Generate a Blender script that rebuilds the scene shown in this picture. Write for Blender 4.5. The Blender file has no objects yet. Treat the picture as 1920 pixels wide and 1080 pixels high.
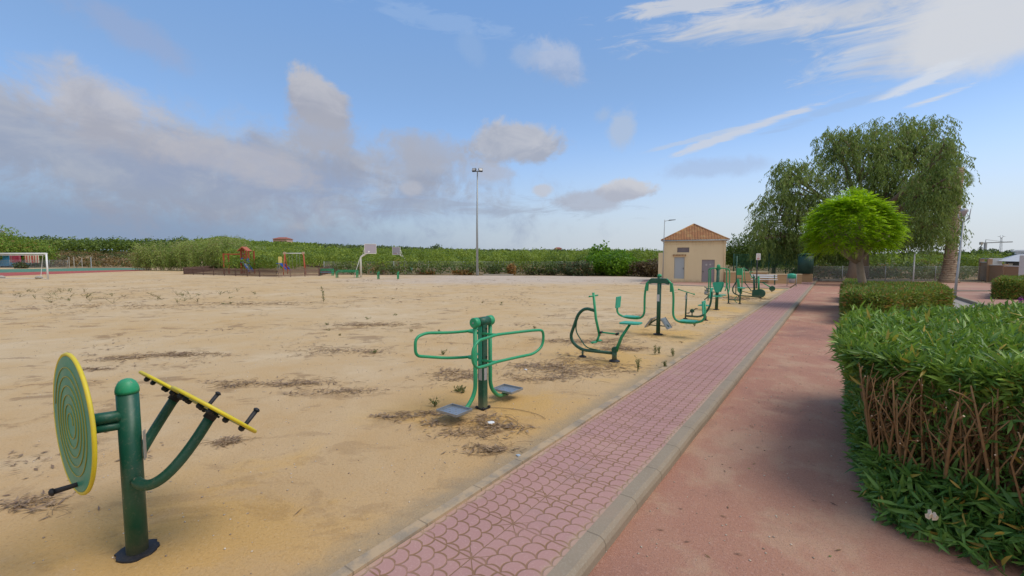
import bpy, bmesh, math, random
import numpy as np
from mathutils import Vector, Matrix
random.seed(7); RNG = np.random.default_rng(7)
S = bpy.context.scene
COL = S.collection
R_ = math.radians
# ------------------------------------------------------------------ camera
CH = 2.1; FPX = 829.0; HZ = 486.0; VX = 1565.0
PITCH = math.atan((540 - HZ) / FPX)
YAW = math.atan2((VX - 960) / FPX, math.cos(PITCH) + math.sin(PITCH) * (540 - HZ) / FPX)
cam = bpy.data.cameras.new('camera'); cam.sensor_width = 36; cam.lens = 36 * FPX / 1920
cam.clip_start = 0.05; cam.clip_end = 9000
camo = bpy.data.objects.new('camera', cam); COL.objects.link(camo)
camo.location = (0, 0, CH); camo.rotation_euler = (math.pi / 2 - PITCH, 0, YAW)
S.camera = camo
CF = np.array([-math.sin(YAW) * math.cos(PITCH), math.cos(YAW) * math.cos(PITCH), -math.sin(PITCH)])
CR = np.array([math.cos(YAW), math.sin(YAW), 0.0]); CU = np.cross(CR, CF)
FH = np.array([-math.sin(YAW), math.cos(YAW), 0.0])
def ray(px, py): return CF + CR * (px - 960) / FPX + CU * (540 - py) / FPX
def G(px, py, z=0.0):            # survey: photo pixel -> point on the level z
    d = ray(px, py); t = (z - CH) / d[2]; p = np.array([0, 0, CH]) + d * t; return (float(p[0]), float(p[1]), float(p[2]))
def W(r, d, z=0.0):              # lateral / forward metres -> world
    p = CR * r + FH * d; return (float(p[0]), float(p[1]), z)
def WP(px, d, z=0.0): return W((px - 960) / FPX * d, d, z)
def ZP(py, d): return CH + (HZ - py) / FPX * d      # height seen at row py at distance d
# ------------------------------------------------------------------ sky, sun
EXPO = 0.86
SUN_EL, SUN_AZ = R_(57), R_(64)     # azimuth measured from +Y towards +X
S.view_settings.view_transform = 'Standard'; S.view_settings.look = 'None'
S.view_settings.exposure = EXPO; S.view_settings.gamma = 1; S.view_settings.use_curve_mapping = False
world = bpy.data.worlds.new('World'); S.world = world; world.use_nodes = True
def lin(r, g, b, a=1.0):
    f = lambda c: ((c / 255 + .055) / 1.055) ** 2.4 if c > 10 else c / 255 / 12.92
    return (f(r), f(g), f(b), a)
class NT:
    def __init__(s, nt): s.nt = nt; s.n = nt.nodes; s.l = nt.links
    def add(s, t, **kw):
        n = s.n.new(t)
        for k, v in kw.items(): setattr(n, k, v)
        return n
    def put(s, sock, v):
        if isinstance(v, bpy.types.NodeSocket): s.l.new(v, sock)
        elif v is not None: sock.default_value = v
    def m(s, op, a, b=None, c=None, clamp=False):
        n = s.add('ShaderNodeMath', operation=op); n.use_clamp = clamp
        s.put(n.inputs[0], a); s.put(n.inputs[1], b); s.put(n.inputs[2], c); return n.outputs[0]
    def vm(s, op, a, b=None, sc=None):
        n = s.add('ShaderNodeVectorMath', operation=op); s.put(n.inputs[0], a); s.put(n.inputs[1], b)
        if sc is not None: s.put(n.inputs['Scale'], sc)
        return n.outputs['Value'] if op in ('DOT_PRODUCT', 'LENGTH') else n.outputs[0]
    def noise(s, vec, scale, detail=4, rough=.55, dist=0, col=False):
        n = s.add('ShaderNodeTexNoise'); s.put(n.inputs['Vector'], vec)
        n.inputs['Scale'].default_value = scale; n.inputs['Detail'].default_value = detail
        n.inputs['Roughness'].default_value = rough; n.inputs['Distortion'].default_value = dist
        return n.outputs['Color'] if col else n.outputs['Fac']
    def mr(s, v, a, b, c=0., d=1., smooth=True):
        n = s.add('ShaderNodeMapRange'); n.interpolation_type = 'SMOOTHSTEP' if smooth else 'LINEAR'
        s.put(n.inputs[0], v)
        for i, q in enumerate((a, b, c, d)): s.put(n.inputs[i + 1], q)
        return n.outputs[0]
    def mix(s, f, a, b, mode='MIX'):
        n = s.add('ShaderNodeMix', data_type='RGBA', blend_type=mode)
        s.put(n.inputs[0], f); s.put(n.inputs[6], a); s.put(n.inputs[7], b); return n.outputs[2]
    def xyz(s, v):
        n = s.add('ShaderNodeSeparateXYZ'); s.put(n.inputs[0], v); return n.outputs
    def cxyz(s, a, b, c):
        n = s.add('ShaderNodeCombineXYZ'); s.put(n.inputs[0], a); s.put(n.inputs[1], b); s.put(n.inputs[2], c); return n.outputs[0]
    def ramp(s, f, stops):
        n = s.add('ShaderNodeValToRGB'); s.put(n.inputs[0], f); e = n.color_ramp.elements
        while len(e) < len(stops): e.new(.5)
        for i, (p, c) in enumerate(stops): e[i].position = p; e[i].color = c
        return n.outputs[0]
SKY_STR = 0.15
def build_sky():
    t = NT(world.node_tree); t.n.clear()
    out = t.add('ShaderNodeOutputWorld'); bg = t.add('ShaderNodeBackground'); t.l.new(bg.outputs[0], out.inputs[0])
    bg.inputs['Strength'].default_value = SKY_STR
    sky = t.add('ShaderNodeTexSky', sky_type='NISHITA'); sky.sun_disc = False
    sky.sun_elevation = SUN_EL; sky.sun_rotation = SUN_AZ; sky.air_density = 1.0; sky.dust_density = 1.2; sky.ozone_density = 2.0
    D = t.add('ShaderNodeTexCoord').outputs['Generated']
    K = 2 ** -EXPO / SKY_STR
    def c(r, g, b):
        if abs(r - b) < 40 and r < 212 and b < 232: m_ = (r + g + b) / 3; r, g, b = r + (m_ - r) * .30 + 1, g + (m_ - g) * .2, b + (m_ - b) * .35
        x = lin(r, g, b); return (x[0] * K, x[1] * K, x[2] * K, 1)
    # clear sky: nishita tinted towards the photo's deeper blue
    cur = t.mix(1.0, sky.outputs[0], (0.62, 0.74, 0.88, 1), 'MULTIPLY')
    # low milky air
    z = t.xyz(D)[2]
    zz = t.m('ABSOLUTE', z)
    rightness = t.vm('DOT_PRODUCT', D, tuple(CR * .92 + FH * .4))
    low = t.mix(t.mr(rightness, -.35, .95), c(138, 158, 184), c(205, 215, 226))
    cur = t.mix(t.mr(zz, .34, .0, 0, .93), cur, low)
    blue = t.mix(t.mr(zz, .1, .65), c(146, 179, 219), c(113, 156, 213)); 
    cur = t.mix(t.mr(zz, .06, .40, 0, .9), cur, blue)
    n1 = t.noise(D, 13.0, 9, .66, .3); n2 = t.noise(D, 4.6, 6, .6); n3 = t.noise(t.vm('MULTIPLY', D, (1, 1, 2.2)), 9.0, 8, .62, .5)
    stk = t.noise(t.vm('MULTIPLY', D, (1, 1, 5)), 9.0, 8, .65, 1.2)
    edge = t.m('SUBTRACT', t.m('ADD', t.m('MULTIPLY', n1, 1.3), t.m('MULTIPLY', n2, .9)), 1.10)
    edges = t.m('MULTIPLY', t.m('SUBTRACT', stk, .5), 2.6)
    def blob(px, py, rx, ry, rot, colr, a, soft=.4, rag=.9, kind=0, col2=None):
        nonlocal cur
        d0 = ray(px, py); L = np.linalg.norm(d0); d0 = d0 / L
        a_ = R_(rot); ux = CR * math.cos(a_) + CU * math.sin(a_); uy = -CR * math.sin(a_) + CU * math.cos(a_)
        ux = ux - d0 * ux.dot(d0); uy = uy - d0 * uy.dot(d0)
        e1 = ray(px + rx * math.cos(a_), py - rx * math.sin(a_)); e1 /= np.linalg.norm(e1)
        e2 = ray(px + ry * math.sin(a_), py + ry * math.cos(a_)); e2 /= np.linalg.norm(e2)
        sx = abs((e1 - d0).dot(ux)) / ux.dot(ux) ** .5; sy = abs((e2 - d0).dot(uy)) / uy.dot(uy) ** .5
        ux = ux / (ux.dot(ux) ** .5) / sx; uy = uy / (uy.dot(uy) ** .5) / sy
        u = t.m('SUBTRACT', t.vm('DOT_PRODUCT', D, tuple(ux)), float(d0.dot(ux)))
        v = t.m('SUBTRACT', t.vm('DOT_PRODUCT', D, tuple(uy)), float(d0.dot(uy)))
        r = t.m('SQRT', t.m('ADD', t.m('MULTIPLY', u, u), t.m('MULTIPLY', v, v)))
        soft = soft * (1.0 if rx > 300 else .72); q = t.m('SUBTRACT', t.m('MULTIPLY_ADD', edges if kind else edge, rag, 1.0), r)
        al = t.mr(q, 0, soft, 0, a)
        col = c(*colr)
        if col2 is not None:      # crown of the cloud towards the light, base shadier
            col = t.mix(t.mr(t.m('MULTIPLY_ADD', n3, 2.0, t.m('MULTIPLY_ADD', v, .5, -.98)), -.32, .42), c(*col2), col)
        cur = t.mix(al, cur, col)
    # white cloud added unseen behind the viewer to brighten and neutralise ambient light
    back = t.mr(t.m('ADD', t.vm('DOT_PRODUCT', D, tuple(-FH * .8 + np.array([0, 0, .62]))), t.m('MULTIPLY', n2, .3)), .55, .95, 0, .9)
    cur = t.mix(back, cur, (c(228, 228, 226)))
    g1 = (158, 168, 188); g2 = (146, 158, 182)
    blob(150, 420, 900, 75, 0, (136, 154, 182), .8, .9, .8)
    blob(140, 280, 660, 140, -10, (170, 176, 190), .86, .7, 1.1, 0, (146, 158, 184))
    blob(560, 315, 560, 95, -7, (174, 180, 193), .82, .8, 1.1, 0, (147, 160, 187))
    blob(185, 205, 190, 85, -14, (188, 190, 201), .9, .8, 1.0, 0, (164, 170, 189))
    blob(240, 60, 170, 45, -22, (158, 170, 200), .5, .9, 1.4)
    blob(60, 110, 120, 20, -12, (160, 180, 212), .3, .9, 1.6, 1)
    blob(760, 310, 330, 70, -4, (166, 174, 193), .85, .8, 1.2, 0, (148, 160, 186))
    blob(597, 188, 72, 66, 0, (184, 188, 201), .97, .42, .9, 0, (158, 166, 188))
    blob(600, 250, 80, 60, 0, (164, 171, 190), .85, .7, .9)
    blob(450, 300, 170, 42, -8, (183, 184, 196), .55, .8, 1.1)
    blob(800, 285, 110, 50, 0, (164, 174, 196), .75, .8, 1.1)
    blob(970, 272, 112, 52, 0, (186, 192, 206), .95, .5, 1.0, 0, (160, 171, 194))
    blob(1045, 122, 78, 56, -20, (176, 190, 216), .85, .7, 1.2, 0, (150, 172, 208))
    blob(985, 104, 38, 30, 0, (160, 182, 216), .6, .8, 1.3)
    blob(880, 90, 40, 30, -40, (146, 176, 218), .5, .9, 1.3)
    blob(1165, 240, 40, 48, 15, (176, 192, 216), .8, .7, 1.2)
    blob(1132, 215, 34, 22, 30, (165, 186, 216), .6, .8, 1.3)
    blob(1180, 357, 64, 24, 0, (198, 202, 212), .95, .45, 1.1, 0, (172, 180, 200))
    blob(1110, 378, 90, 24, 0, (170, 180, 202), .8, .8, 1.1)
    blob(1016, 356, 26, 16, 0, (190, 196, 210), .8, .6, 1.1)
    blob(925, 325, 70, 28, 0, (174, 182, 202), .6, .8, 1.2)
    blob(770, 352, 28, 18, 0, (180, 186, 202), .6, .8, 1.2)
    blob(820, 385, 330, 22, 0, (150, 163, 188), .5, .9, 1.3, 1)
    blob(1330, 315, 130, 24, 0, (168, 184, 212), .5, .9, 1.3)
    blob(1330, 2, 260, 22, -4, (200, 207, 219), .85, .8, .8, 1)
    blob(1500, 30, 470, 52, -8, (206, 211, 221), .92, .8, .75, 1, (188, 199, 217))
    blob(1770, 60, 350, 104, -6, (205, 211, 221), .92, .9, .7, 1, (190, 200, 217))
    blob(1900, 20, 300, 120, 0, (206, 213, 224), .95, .6, .5)
    blob(820, 35, 190, 22, -6, (150, 180, 222), .5, .9, 1.3, 1)
    blob(1400, 242, 230, 10, 13, (198, 209, 228), .85, .9, .9, 1)
    blob(1300, 262, 150, 6, 9, (186, 202, 226), .7, .9, .8, 1)
    blob(1730, 150, 130, 16, 20, (212, 219, 230), .85, .9, .9, 1)
    blob(1760, 182, 90, 8, 10, (206, 216, 230), .8, .9, .9, 1)
    blob(1580, 118, 120, 14, 8, (186, 202, 226), .6, .9, 1.0, 1)
    blob(1560, 205, 160, 12, 12, (160, 186, 222), .45, .9, 1.0, 1)
    t.l.new(cur, bg.inputs['Color'])
build_sky()
world.cycles.sampling_method = 'MANUAL'; world.cycles.sample_map_resolution = 512
sun = bpy.data.lights.new('sun', 'SUN'); sun.energy = 1.3; sun.angle = R_(32); sun.color = (1, .93, .82)
suno = bpy.data.objects.new('sun', sun); COL.objects.link(suno)
sd = Vector((math.sin(SUN_AZ) * math.cos(SUN_EL), math.cos(SUN_AZ) * math.cos(SUN_EL), math.sin(SUN_EL)))
suno.rotation_euler = sd.to_track_quat('Z', 'Y').to_euler(); suno.location = (30, 30, 60)
S.cycles.max_bounces = 6; S.cycles.transparent_max_bounces = 24; S.cycles.diffuse_bounces = 3
S.cycles.use_denoising = True
# ------------------------------------------------------------------ tagging
def tag(o, label=None, cat=None, group=None, kind=None):
    if label: o['label'] = label
    if cat: o['category'] = cat
    if group: o['group'] = group
    if kind: o['kind'] = kind
    return o
def empty(name, loc, rz=0, label=None, cat=None, group=None):
    o = bpy.data.objects.new(name, None); o.empty_display_size = .2; COL.objects.link(o)
    o.location = loc; o.rotation_euler = (0, 0, rz); return tag(o, label, cat, group)
def copy_tree(o, parent=None):
    c = o.copy(); COL.objects.link(c)
    if parent is not None: c.parent = parent
    for ch in [x for x in COL.objects if x.parent is o]: copy_tree(ch, c)
    return c
# ------------------------------------------------------------------ mesh builder
def fillet(pts, rad, n=6):
    P = [Vector(p) for p in pts]; out = [P[0]]
    for i in range(1, len(P) - 1):
        a, b, c = P[i - 1], P[i], P[i + 1]
        u = (a - b); v = (c - b); r = rad[i] if isinstance(rad, (list, tuple)) else rad
        k = min(r, u.length * .48, v.length * .48)
        p0 = b + u.normalized() * k; p1 = b + v.normalized() * k
        for j in range(n + 1):
            s = j / n; out.append(p0 * (1 - s) ** 2 + b * 2 * s * (1 - s) + p1 * s ** 2)
    out.append(P[-1]); return out
class MB:
    def __init__(s): s.v = []; s.f = []; s.sm = []
    def box(s, c, d, rot=None, bev=0):
        hx, hy, hz = d[0] / 2, d[1] / 2, d[2] / 2; b = len(s.v)
        M = rot if rot is not None else Matrix.Identity(3); c = Vector(c)
        if bev <= 0:
            for x in (-hx, hx):
                for y in (-hy, hy):
                    for z in (-hz, hz): s.v.append(tuple(c + M @ Vector((x, y, z))))
            for f in ((0, 1, 3, 2), (4, 6, 7, 5), (0, 4, 5, 1), (2, 3, 7, 6), (0, 2, 6, 4), (1, 5, 7, 3)):
                s.f.append(tuple(b + i for i in f)); s.sm.append(False)
        else:
            bm = bmesh.new(); bmesh.ops.create_cube(bm, size=1)
            for v in bm.verts: v.co = Vector((v.co.x * d[0], v.co.y * d[1], v.co.z * d[2]))
            bmesh.ops.bevel(bm, geom=bm.edges[:], offset=min(bev, min(d) * .45), segments=2, affect='EDGES', profile=.6)
            bm.verts.index_update()
            for v in bm.verts: s.v.append(tuple(c + M @ v.co))
            for f in bm.faces: s.f.append(tuple(b + v.index for v in f.verts)); s.sm.append(False)
            bm.free()
        return s
    def tube(s, pts, r, n=10, cap=True, closed=False, flat=1.0):
        P = [Vector(p) for p in pts]; m = len(P)
        rr = list(r) if isinstance(r, (list, tuple)) else [r] * m
        T = []
        for i in range(m):
            if closed: t = P[(i + 1) % m] - P[i - 1]
            else: t = P[min(i + 1, m - 1)] - P[max(i - 1, 0)]
            T.append(t.normalized() if t.length > 1e-9 else Vector((0, 0, 1)))
        up = Vector((0, 0, 1)) if abs(T[0].z) < .9 else Vector((0, 1, 0))
        N = (up - T[0] * up.dot(T[0])).normalized(); b = len(s.v)
        for i in range(m):
            N = N - T[i] * N.dot(T[i])
            N = N.normalized() if N.length > 1e-6 else T[i].orthogonal().normalized()
            B = T[i].cross(N)
            for k in range(n):
                a = 2 * math.pi * k / n
                s.v.append(tuple(P[i] + (N * math.cos(a) * flat + B * math.sin(a)) * rr[i]))
        for i in range(m if closed else m - 1):
            for k in range(n):
                i2 = (i + 1) % m
                s.f.append((b + i * n + k, b + i * n + (k + 1) % n, b + i2 * n + (k + 1) % n, b + i2 * n + k)); s.sm.append(True)
        if cap and not closed:
            s.f.append(tuple(b + k for k in range(n))[::-1]); s.sm.append(False)
            s.f.append(tuple(b + (m - 1) * n + k for k in range(n))); s.sm.append(False)
        return s
    def lathe(s, prof, c=(0, 0, 0), axis=(0, 0, 1), n=24):      # prof = [(radius, height)]
        A = Vector(axis).normalized(); q = Vector((0, 0, 1)).rotation_difference(A).to_matrix(); c = Vector(c); b = len(s.v)
        for (r, h) in prof:
            for k in range(n):
                a = 2 * math.pi * k / n; s.v.append(tuple(c + q @ Vector((r * math.cos(a), r * math.sin(a), h))))
        for i in range(len(prof) - 1):
            for k in range(n):
                s.f.append((b + i * n + k, b + i * n + (k + 1) % n, b + (i + 1) * n + (k + 1) % n, b + (i + 1) * n + k)); s.sm.append(True)
        s.f.append(tuple(b + k for k in range(n))[::-1]); s.sm.append(False)
        s.f.append(tuple(b + (len(prof) - 1) * n + k for k in range(n))); s.sm.append(False)
        return s
    def prism(s, pts, thick, origin=(0, 0, 0), ux=(1, 0, 0), uy=(0, 0, 1)):   # 2-D outline extruded both ways
        ux = Vector(ux).normalized(); uy = Vector(uy).normalized(); nn = ux.cross(uy); o = Vector(origin); b = len(s.v); n = len(pts)
        for sg in (-.5, .5):
            for (x, y) in pts: s.v.append(tuple(o + ux * x + uy * y + nn * (sg * thick)))
        s.f.append(tuple(b + i for i in range(n))[::-1]); s.sm.append(False)
        s.f.append(tuple(b + n + i for i in range(n))); s.sm.append(False)
        for i in range(n): s.f.append((b + i, b + (i + 1) % n, b + n + (i + 1) % n, b + n + i)); s.sm.append(False)
        return s
    def quad(s, a, b_, c, d):
        b = len(s.v); s.v += [tuple(a), tuple(b_), tuple(c), tuple(d)]; s.f.append((b, b + 1, b + 2, b + 3)); s.sm.append(False); return s
    def build(s, name, mat, parent=None, off=None):
        me = bpy.data.meshes.new(name)
        V = s.v if off is None else [(x - off[0], y - off[1], z - off[2]) for x, y, z in s.v]
        me.from_pydata(V, [], s.f); me.polygons.foreach_set('use_smooth', s.sm); me.update()
        me.materials.append(mat); o = bpy.data.objects.new(name, me); COL.objects.link(o)
        if parent is not None: o.parent = parent
        elif off is not None: o.location = off
        return o
def npmesh(name, V, F, mat, parent=None, tint=None, loc=None):
    """V (n,3), F (m,k) numpy; tint per face"""
    V = np.asarray(V, dtype=np.float32); F = np.asarray(F, dtype=np.int32); k = F.shape[1]
    me = bpy.data.meshes.new(name); me.vertices.add(len(V)); me.vertices.foreach_set('co', V.ravel())
    me.loops.add(F.size); me.loops.foreach_set('vertex_index', F.ravel())
    me.polygons.add(len(F)); me.polygons.foreach_set('loop_start', np.arange(0, F.size, k, dtype=np.int32))
    try: me.polygons.foreach_set('loop_total', np.full(len(F), k, dtype=np.int32))
    except Exception: pass
    me.update(calc_edges=True)
    if tint is not None:
        at = me.attributes.new('tint', 'FLOAT', 'FACE'); at.data.foreach_set('value', np.asarray(tint, dtype=np.float32))
    me.materials.append(mat); o = bpy.data.objects.new(name, me); COL.objects.link(o)
    if parent is not None: o.parent = parent
    if loc is not None: o.location = loc
    return o
# ------------------------------------------------------------------ materials
MATS = {}
def mat(name, build):
    if name in MATS: return MATS[name]
    m = bpy.data.materials.new(name); m.use_nodes = True; t = NT(m.node_tree); t.n.clear()
    out = t.add('ShaderNodeOutputMaterial'); bs = t.add('ShaderNodeBsdfPrincipled'); t.l.new(bs.outputs[0], out.inputs[0])
    bs.inputs['Roughness'].default_value = .8; bs.inputs['Specular IOR Level'].default_value = .3
    build(t, bs, out); MATS[name] = m; return m
def bump(t, bs, h, strength=.3, dist=.01):
    b = t.add('ShaderNodeBump'); b.inputs['Strength'].default_value = strength; b.inputs['Distance'].default_value = dist
    t.l.new(h, b.inputs['Height']); t.l.new(b.outputs[0], bs.inputs['Normal'])
def OBJ(t): return t.add('ShaderNodeTexCoord').outputs['Object']
def GEO(t): return t.add('ShaderNodeNewGeometry').outputs['Position']
def paint(name, col, rough=.45, var=.12, metal=0, dirt=.25, scale=6, spec=.4, chips=0):
    def b(t, bs, out):
        p = GEO(t); n = t.noise(p, scale, 5, .6); n2 = t.noise(p, scale * 9, 3, .6)
        c1 = tuple(x * (1 - var) for x in col[:3]) + (1,); c2 = tuple(min(1, x * (1 + var)) for x in col[:3]) + (1,)
        c = t.mix(n, c1, c2)
        dust = (.36, .29, .2, 1)
        c = t.mix(t.mr(t.m('ADD', n2, t.m('MULTIPLY', n, .5)), .75, 1.1, 0, dirt), c, dust)
        if chips:
            n3 = t.noise(p, 34, 6, .75); n4 = t.noise(p, 3.5, 4, .6); z_ = t.xyz(p)[2]
            c = t.mix(t.mr(n4, .42, .7, 0, .35), c, tuple(x * .55 + .06 for x in col[:3]) + (1,))      # sun-faded areas
            k_ = t.m('ADD', n3, t.m('MULTIPLY', t.m('SUBTRACT', n4, .5), .35))
            c = t.mix(t.mr(k_, .665, .68, 0, chips), c, (.30, .27, .22, 1)); c = t.mix(t.mr(k_, .70, .715, 0, chips), c, (.16, .06, .03, 1))
            c = t.mix(t.m('MULTIPLY', t.mr(t.m('ADD', z_, t.m('MULTIPLY', n, .25)), .34, .10), .45), c, (.34, .26, .15, 1))
        t.put(bs.inputs['Base Color'], c); bs.inputs['Metallic'].default_value = metal
        t.put(bs.inputs['Roughness'], t.mr(n, .3, .7, rough * .85, min(1, rough * 1.25)))
        bs.inputs['Specular IOR Level'].default_value = spec
    return mat(name, b)
def leafmat(name, c_dark, c_light, c_odd=None, odd=.05, clump=.5, trans=.3, rough=.5):
    def b(t, bs, out):
        at = t.add('ShaderNodeAttribute', attribute_name='tint').outputs['Fac']
        n = t.noise(GEO(t), clump, 3, .6)
        f = t.m('MULTIPLY_ADD', t.m('SUBTRACT', n, .5), 1.3, at, True)
        c = t.mix(f, c_dark, c_light)
        if c_odd is not None: c = t.mix(t.mr(at, 1 - odd, 1 - odd + .01), c, c_odd)
        t.put(bs.inputs['Base Color'], c); bs.inputs['Roughness'].default_value = rough
        bs.inputs['Specular IOR Level'].default_value = .3
        tr = t.add('ShaderNodeBsdfTranslucent'); t.put(tr.inputs[0], t.mix(.4, c, (c_light[0] * 1.3, c_light[1] * 1.3, c_light[2] * .6, 1)))
        ms = t.add('ShaderNodeMixShader'); ms.inputs[0].default_value = trans
        t.l.new(bs.outputs[0], ms.inputs[1]); t.l.new(tr.outputs[0], ms.inputs[2]); t.l.new(ms.outputs[0], out.inputs[0])
    return mat(name, b)
DG = paint('dark_green_paint', (.010, .085, .05, 1), .40, .15, dirt=.22, chips=.8)
BG = paint('bright_green_paint', (.02, .30, .13, 1), .42, .12, dirt=.2, chips=.8)
SG = paint('seat_green_paint', (.03, .36, .23, 1), .52, .1, dirt=.25, chips=.5)
BLK = paint('black_rubber', (.018, .018, .022, 1), .6, .2, dirt=.1)
YEL = paint('yellow_edge', (.66, .52, .02, 1), .45, .12, dirt=.2, chips=.4)
DISCG = paint('disc_green', (.045, .27, .18, 1), .45, .1, dirt=.25, chips=.5)
STEEL = paint('checker_steel', (.34, .36, .38, 1), .35, .15, .6, .25)
GALV = paint('galvanised_steel', (.36, .38, .39, 1), .5, .1, .3, .15)
PLATE = paint('info_plate', (.42, .42, .43, 1), .4, .1, .2, .1)
WHITE = paint('white_paint', (.72, .73, .74, 1), .45, .05, dirt=.2)
CREAMP = paint('cream_pole_paint', (.76, .74, .68, 1), .5, .06, dirt=.2)
REDW = paint('red_stained_wood', (.36, .075, .03, 1), .6, .2, dirt=.15)
BROWNW = paint('weathered_wood', (.13, .075, .06, 1), .8, .3, dirt=.2)
BLUEP = paint('blue_plastic', (.015, .12, .6, 1), .35, .1, dirt=.05)
YELP = paint('cream_yellow_panel', (.75, .62, .2, 1), .5, .1, dirt=.1)
REDP = paint('red_slide_plastic', (.45, .05, .02, 1), .4, .1)
CONC = paint('concrete_trim', (.36, .33, .28, 1), .9, .15, dirt=.3, scale=3)
DARK = paint('dark_metal', (.03, .032, .035, 1), .5, .1)
# ------------------------------------------------------------------ terrain
def tz_np(r, d):
    dd = np.maximum(d, 1.0); px = 960 + FPX * r / dd
    d0 = np.interp(px, [200, 330, 420, 1560, 1700], [138, 135, 66, 66, 62])
    sl = np.interp(px, [100, 330, 480, 640, 1000, 1400, 1700, 1850], [.10, .085, .05, .036, .020, .012, .010, .004])
    cap = np.interp(px, [200, 330, 420], [66, 70, 195])
    t = np.clip(d - d0, 0, cap)
    z = sl * t + .35 * np.sin(r * .05) * np.clip(t / 60, 0, 1)
    return np.where(d < 20, 0, z) - .10
def tz(x, y): 
    p = np.array([x, y, 0]); return float(tz_np(np.array(p @ CR), np.array(p @ FH)))
def m_earth(t, bs, out):
    p = GEO(t); n = t.noise(p, .12, 6, .6); n2 = t.noise(p, 1.3, 5, .65)
    c = t.ramp(t.m('ADD', t.m('MULTIPLY', n, .6), t.m('MULTIPLY', n2, .4)), [(.3, (.10, .10, .035, 1)), (.45, (.20, .15, .07, 1)), (.58, (.33, .22, .12, 1)), (.7, (.12, .12, .04, 1))])
    t.put(bs.inputs['Base Color'], c); bs.inputs['Roughness'].default_value = .95; bump(t, bs, n2, .5, .2)
EARTH = mat('field_earth', m_earth)
ds = np.concatenate([np.linspace(-30, 50, 9), np.linspace(56, 280, 57), np.array([330, 420, 600, 900, 1400, 2200, 3500])])
us = np.linspace(-3.2, 3.2, 161)
DD, UU = np.meshgrid(ds, us, indexing='ij'); RR = UU * (np.maximum(DD, 0) + 35)
ZZ = tz_np(RR, DD); PX = RR[..., None] * CR[None, None] + DD[..., None] * FH[None, None]; PX[..., 2] = ZZ
nu = len(us); I = (np.arange(len(ds) - 1)[:, None] * nu + np.arange(nu - 1)[None]).ravel()
g = npmesh('ground', PX.reshape(-1, 3), np.stack([I, I + 1, I + nu + 1, I + nu], 1), EARTH); tag(g, kind='structure')
for p in g.data.polygons: p.use_smooth = True
def sheet(name, pts, z, m, n=1, **kw):
    me = bpy.data.meshes.new(name); bm = bmesh.new(); vs = [bm.verts.new((p[0], p[1], z)) for p in pts]; f = bm.faces.new(vs)
    bm.normal_update()
    if f.normal.z < 0: f.normal_flip()
    bmesh.ops.triangulate(bm, faces=bm.faces[:]); bm.to_mesh(me); bm.free(); me.materials.append(m)
    o = bpy.data.objects.new(name, me); COL.objects.link(o); return tag(o, kind='structure')
def m_sand(t, bs, out):
    p = GEO(t); x, y, z = t.xyz(p)
    big = t.noise(p, .16, 5, .6); mid = t.noise(p, .9, 6, .65, .4); fine = t.noise(p, 38, 4, .7); vf = t.noise(p, 140, 2, .6)
    c = t.ramp(t.m('ADD', t.m('MULTIPLY', big, .55), t.m('MULTIPLY', mid, .45)),
               [(.34, (.50, .33, .155, 1)), (.46, (.53, .375, .205, 1)), (.55, (.54, .40, .24, 1)), (.68, (.60, .47, .31, 1))])
    # yellow worn sand along the row of machines
    u = t.m('DIVIDE', t.m('ABSOLUTE', t.m('ADD', x, 3.9)), 1.9)
    near = t.m('MULTIPLY', t.mr(u, 1.0, .15), t.mr(t.m('ADD', mid, t.m('MULTIPLY', t.m('SINE', t.m('MULTIPLY', y, 1.63)), .10)), .42, .62))
    c = t.mix(t.m('MULTIPLY', near, .7), c, (.60, .36, .10, 1))
    # nearer ground is more orange
    dist = t.vm('LENGTH', p)
    c = t.mix(t.mr(t.m('ADD', dist, t.m('MULTIPLY', mid, 8)), 6, 18, .45, 0), c, (.46, .255, .09, 1))
    # pale fine gravel towards the far side of the field
    fd = t.vm('DOT_PRODUCT', p, tuple(FH)); rd = t.vm('DOT_PRODUCT', p, tuple(CR))
    pale = t.m('MULTIPLY', t.mr(t.m('ADD', fd, t.m('MULTIPLY', mid, 9)), 38, 47), t.mr(t.m('ADD', rd, t.m('MULTIPLY', big, 14)), -16, 4))
    c = t.mix(t.m('MULTIPLY', pale, .8), c, (.50, .42, .35, 1))
    # brown flattened litter streaks, strongest in two bands across the field
    pr_ = t.cxyz(t.m('MULTIPLY', rd, .55), t.m('MULTIPLY', fd, 1.0), 0.0)
    st = t.noise(pr_, 1.7, 7, .72, .5); st2 = t.noise(p, .22, 3, .5)
    band = t.m('ADD', t.mr(st2, .40, .62, .0, .085), 0.0)
    lit = t.mr(t.m('ADD', st, band), .60, .68)
    c = t.mix(t.m('MULTIPLY', lit, t.mr(t.vm('LENGTH', p), 5, 10, .2, .5)), c, (.17, .095, .05, 1))
    c = t.mix(t.mr(fine, .52, .75, 0, .35), c, (.62, .47, .31, 1)); c = t.mix(t.mr(fine, .46, .28, 0, .45), c, (.24, .14, .065, 1))
    c = t.mix(t.m('MULTIPLY', t.mr(t.m('ADD', x, t.m('MULTIPLY', t.noise(p, 4, 5, .7), .5)), -2.72, -2.38), .6), c, (.27, .225, .165, 1))
    t.put(bs.inputs['Base Color'], c); bs.inputs['Roughness'].default_value = .95; bs.inputs['Specular IOR Level'].default_value = .15
    bump(t, bs, t.m('ADD', t.m('MULTIPLY', fine, .9), t.m('ADD', t.m('MULTIPLY', mid, 3.0), t.m('MULTIPLY', vf, .3))), .55, .03)
SAND = mat('sand', m_sand)
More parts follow.
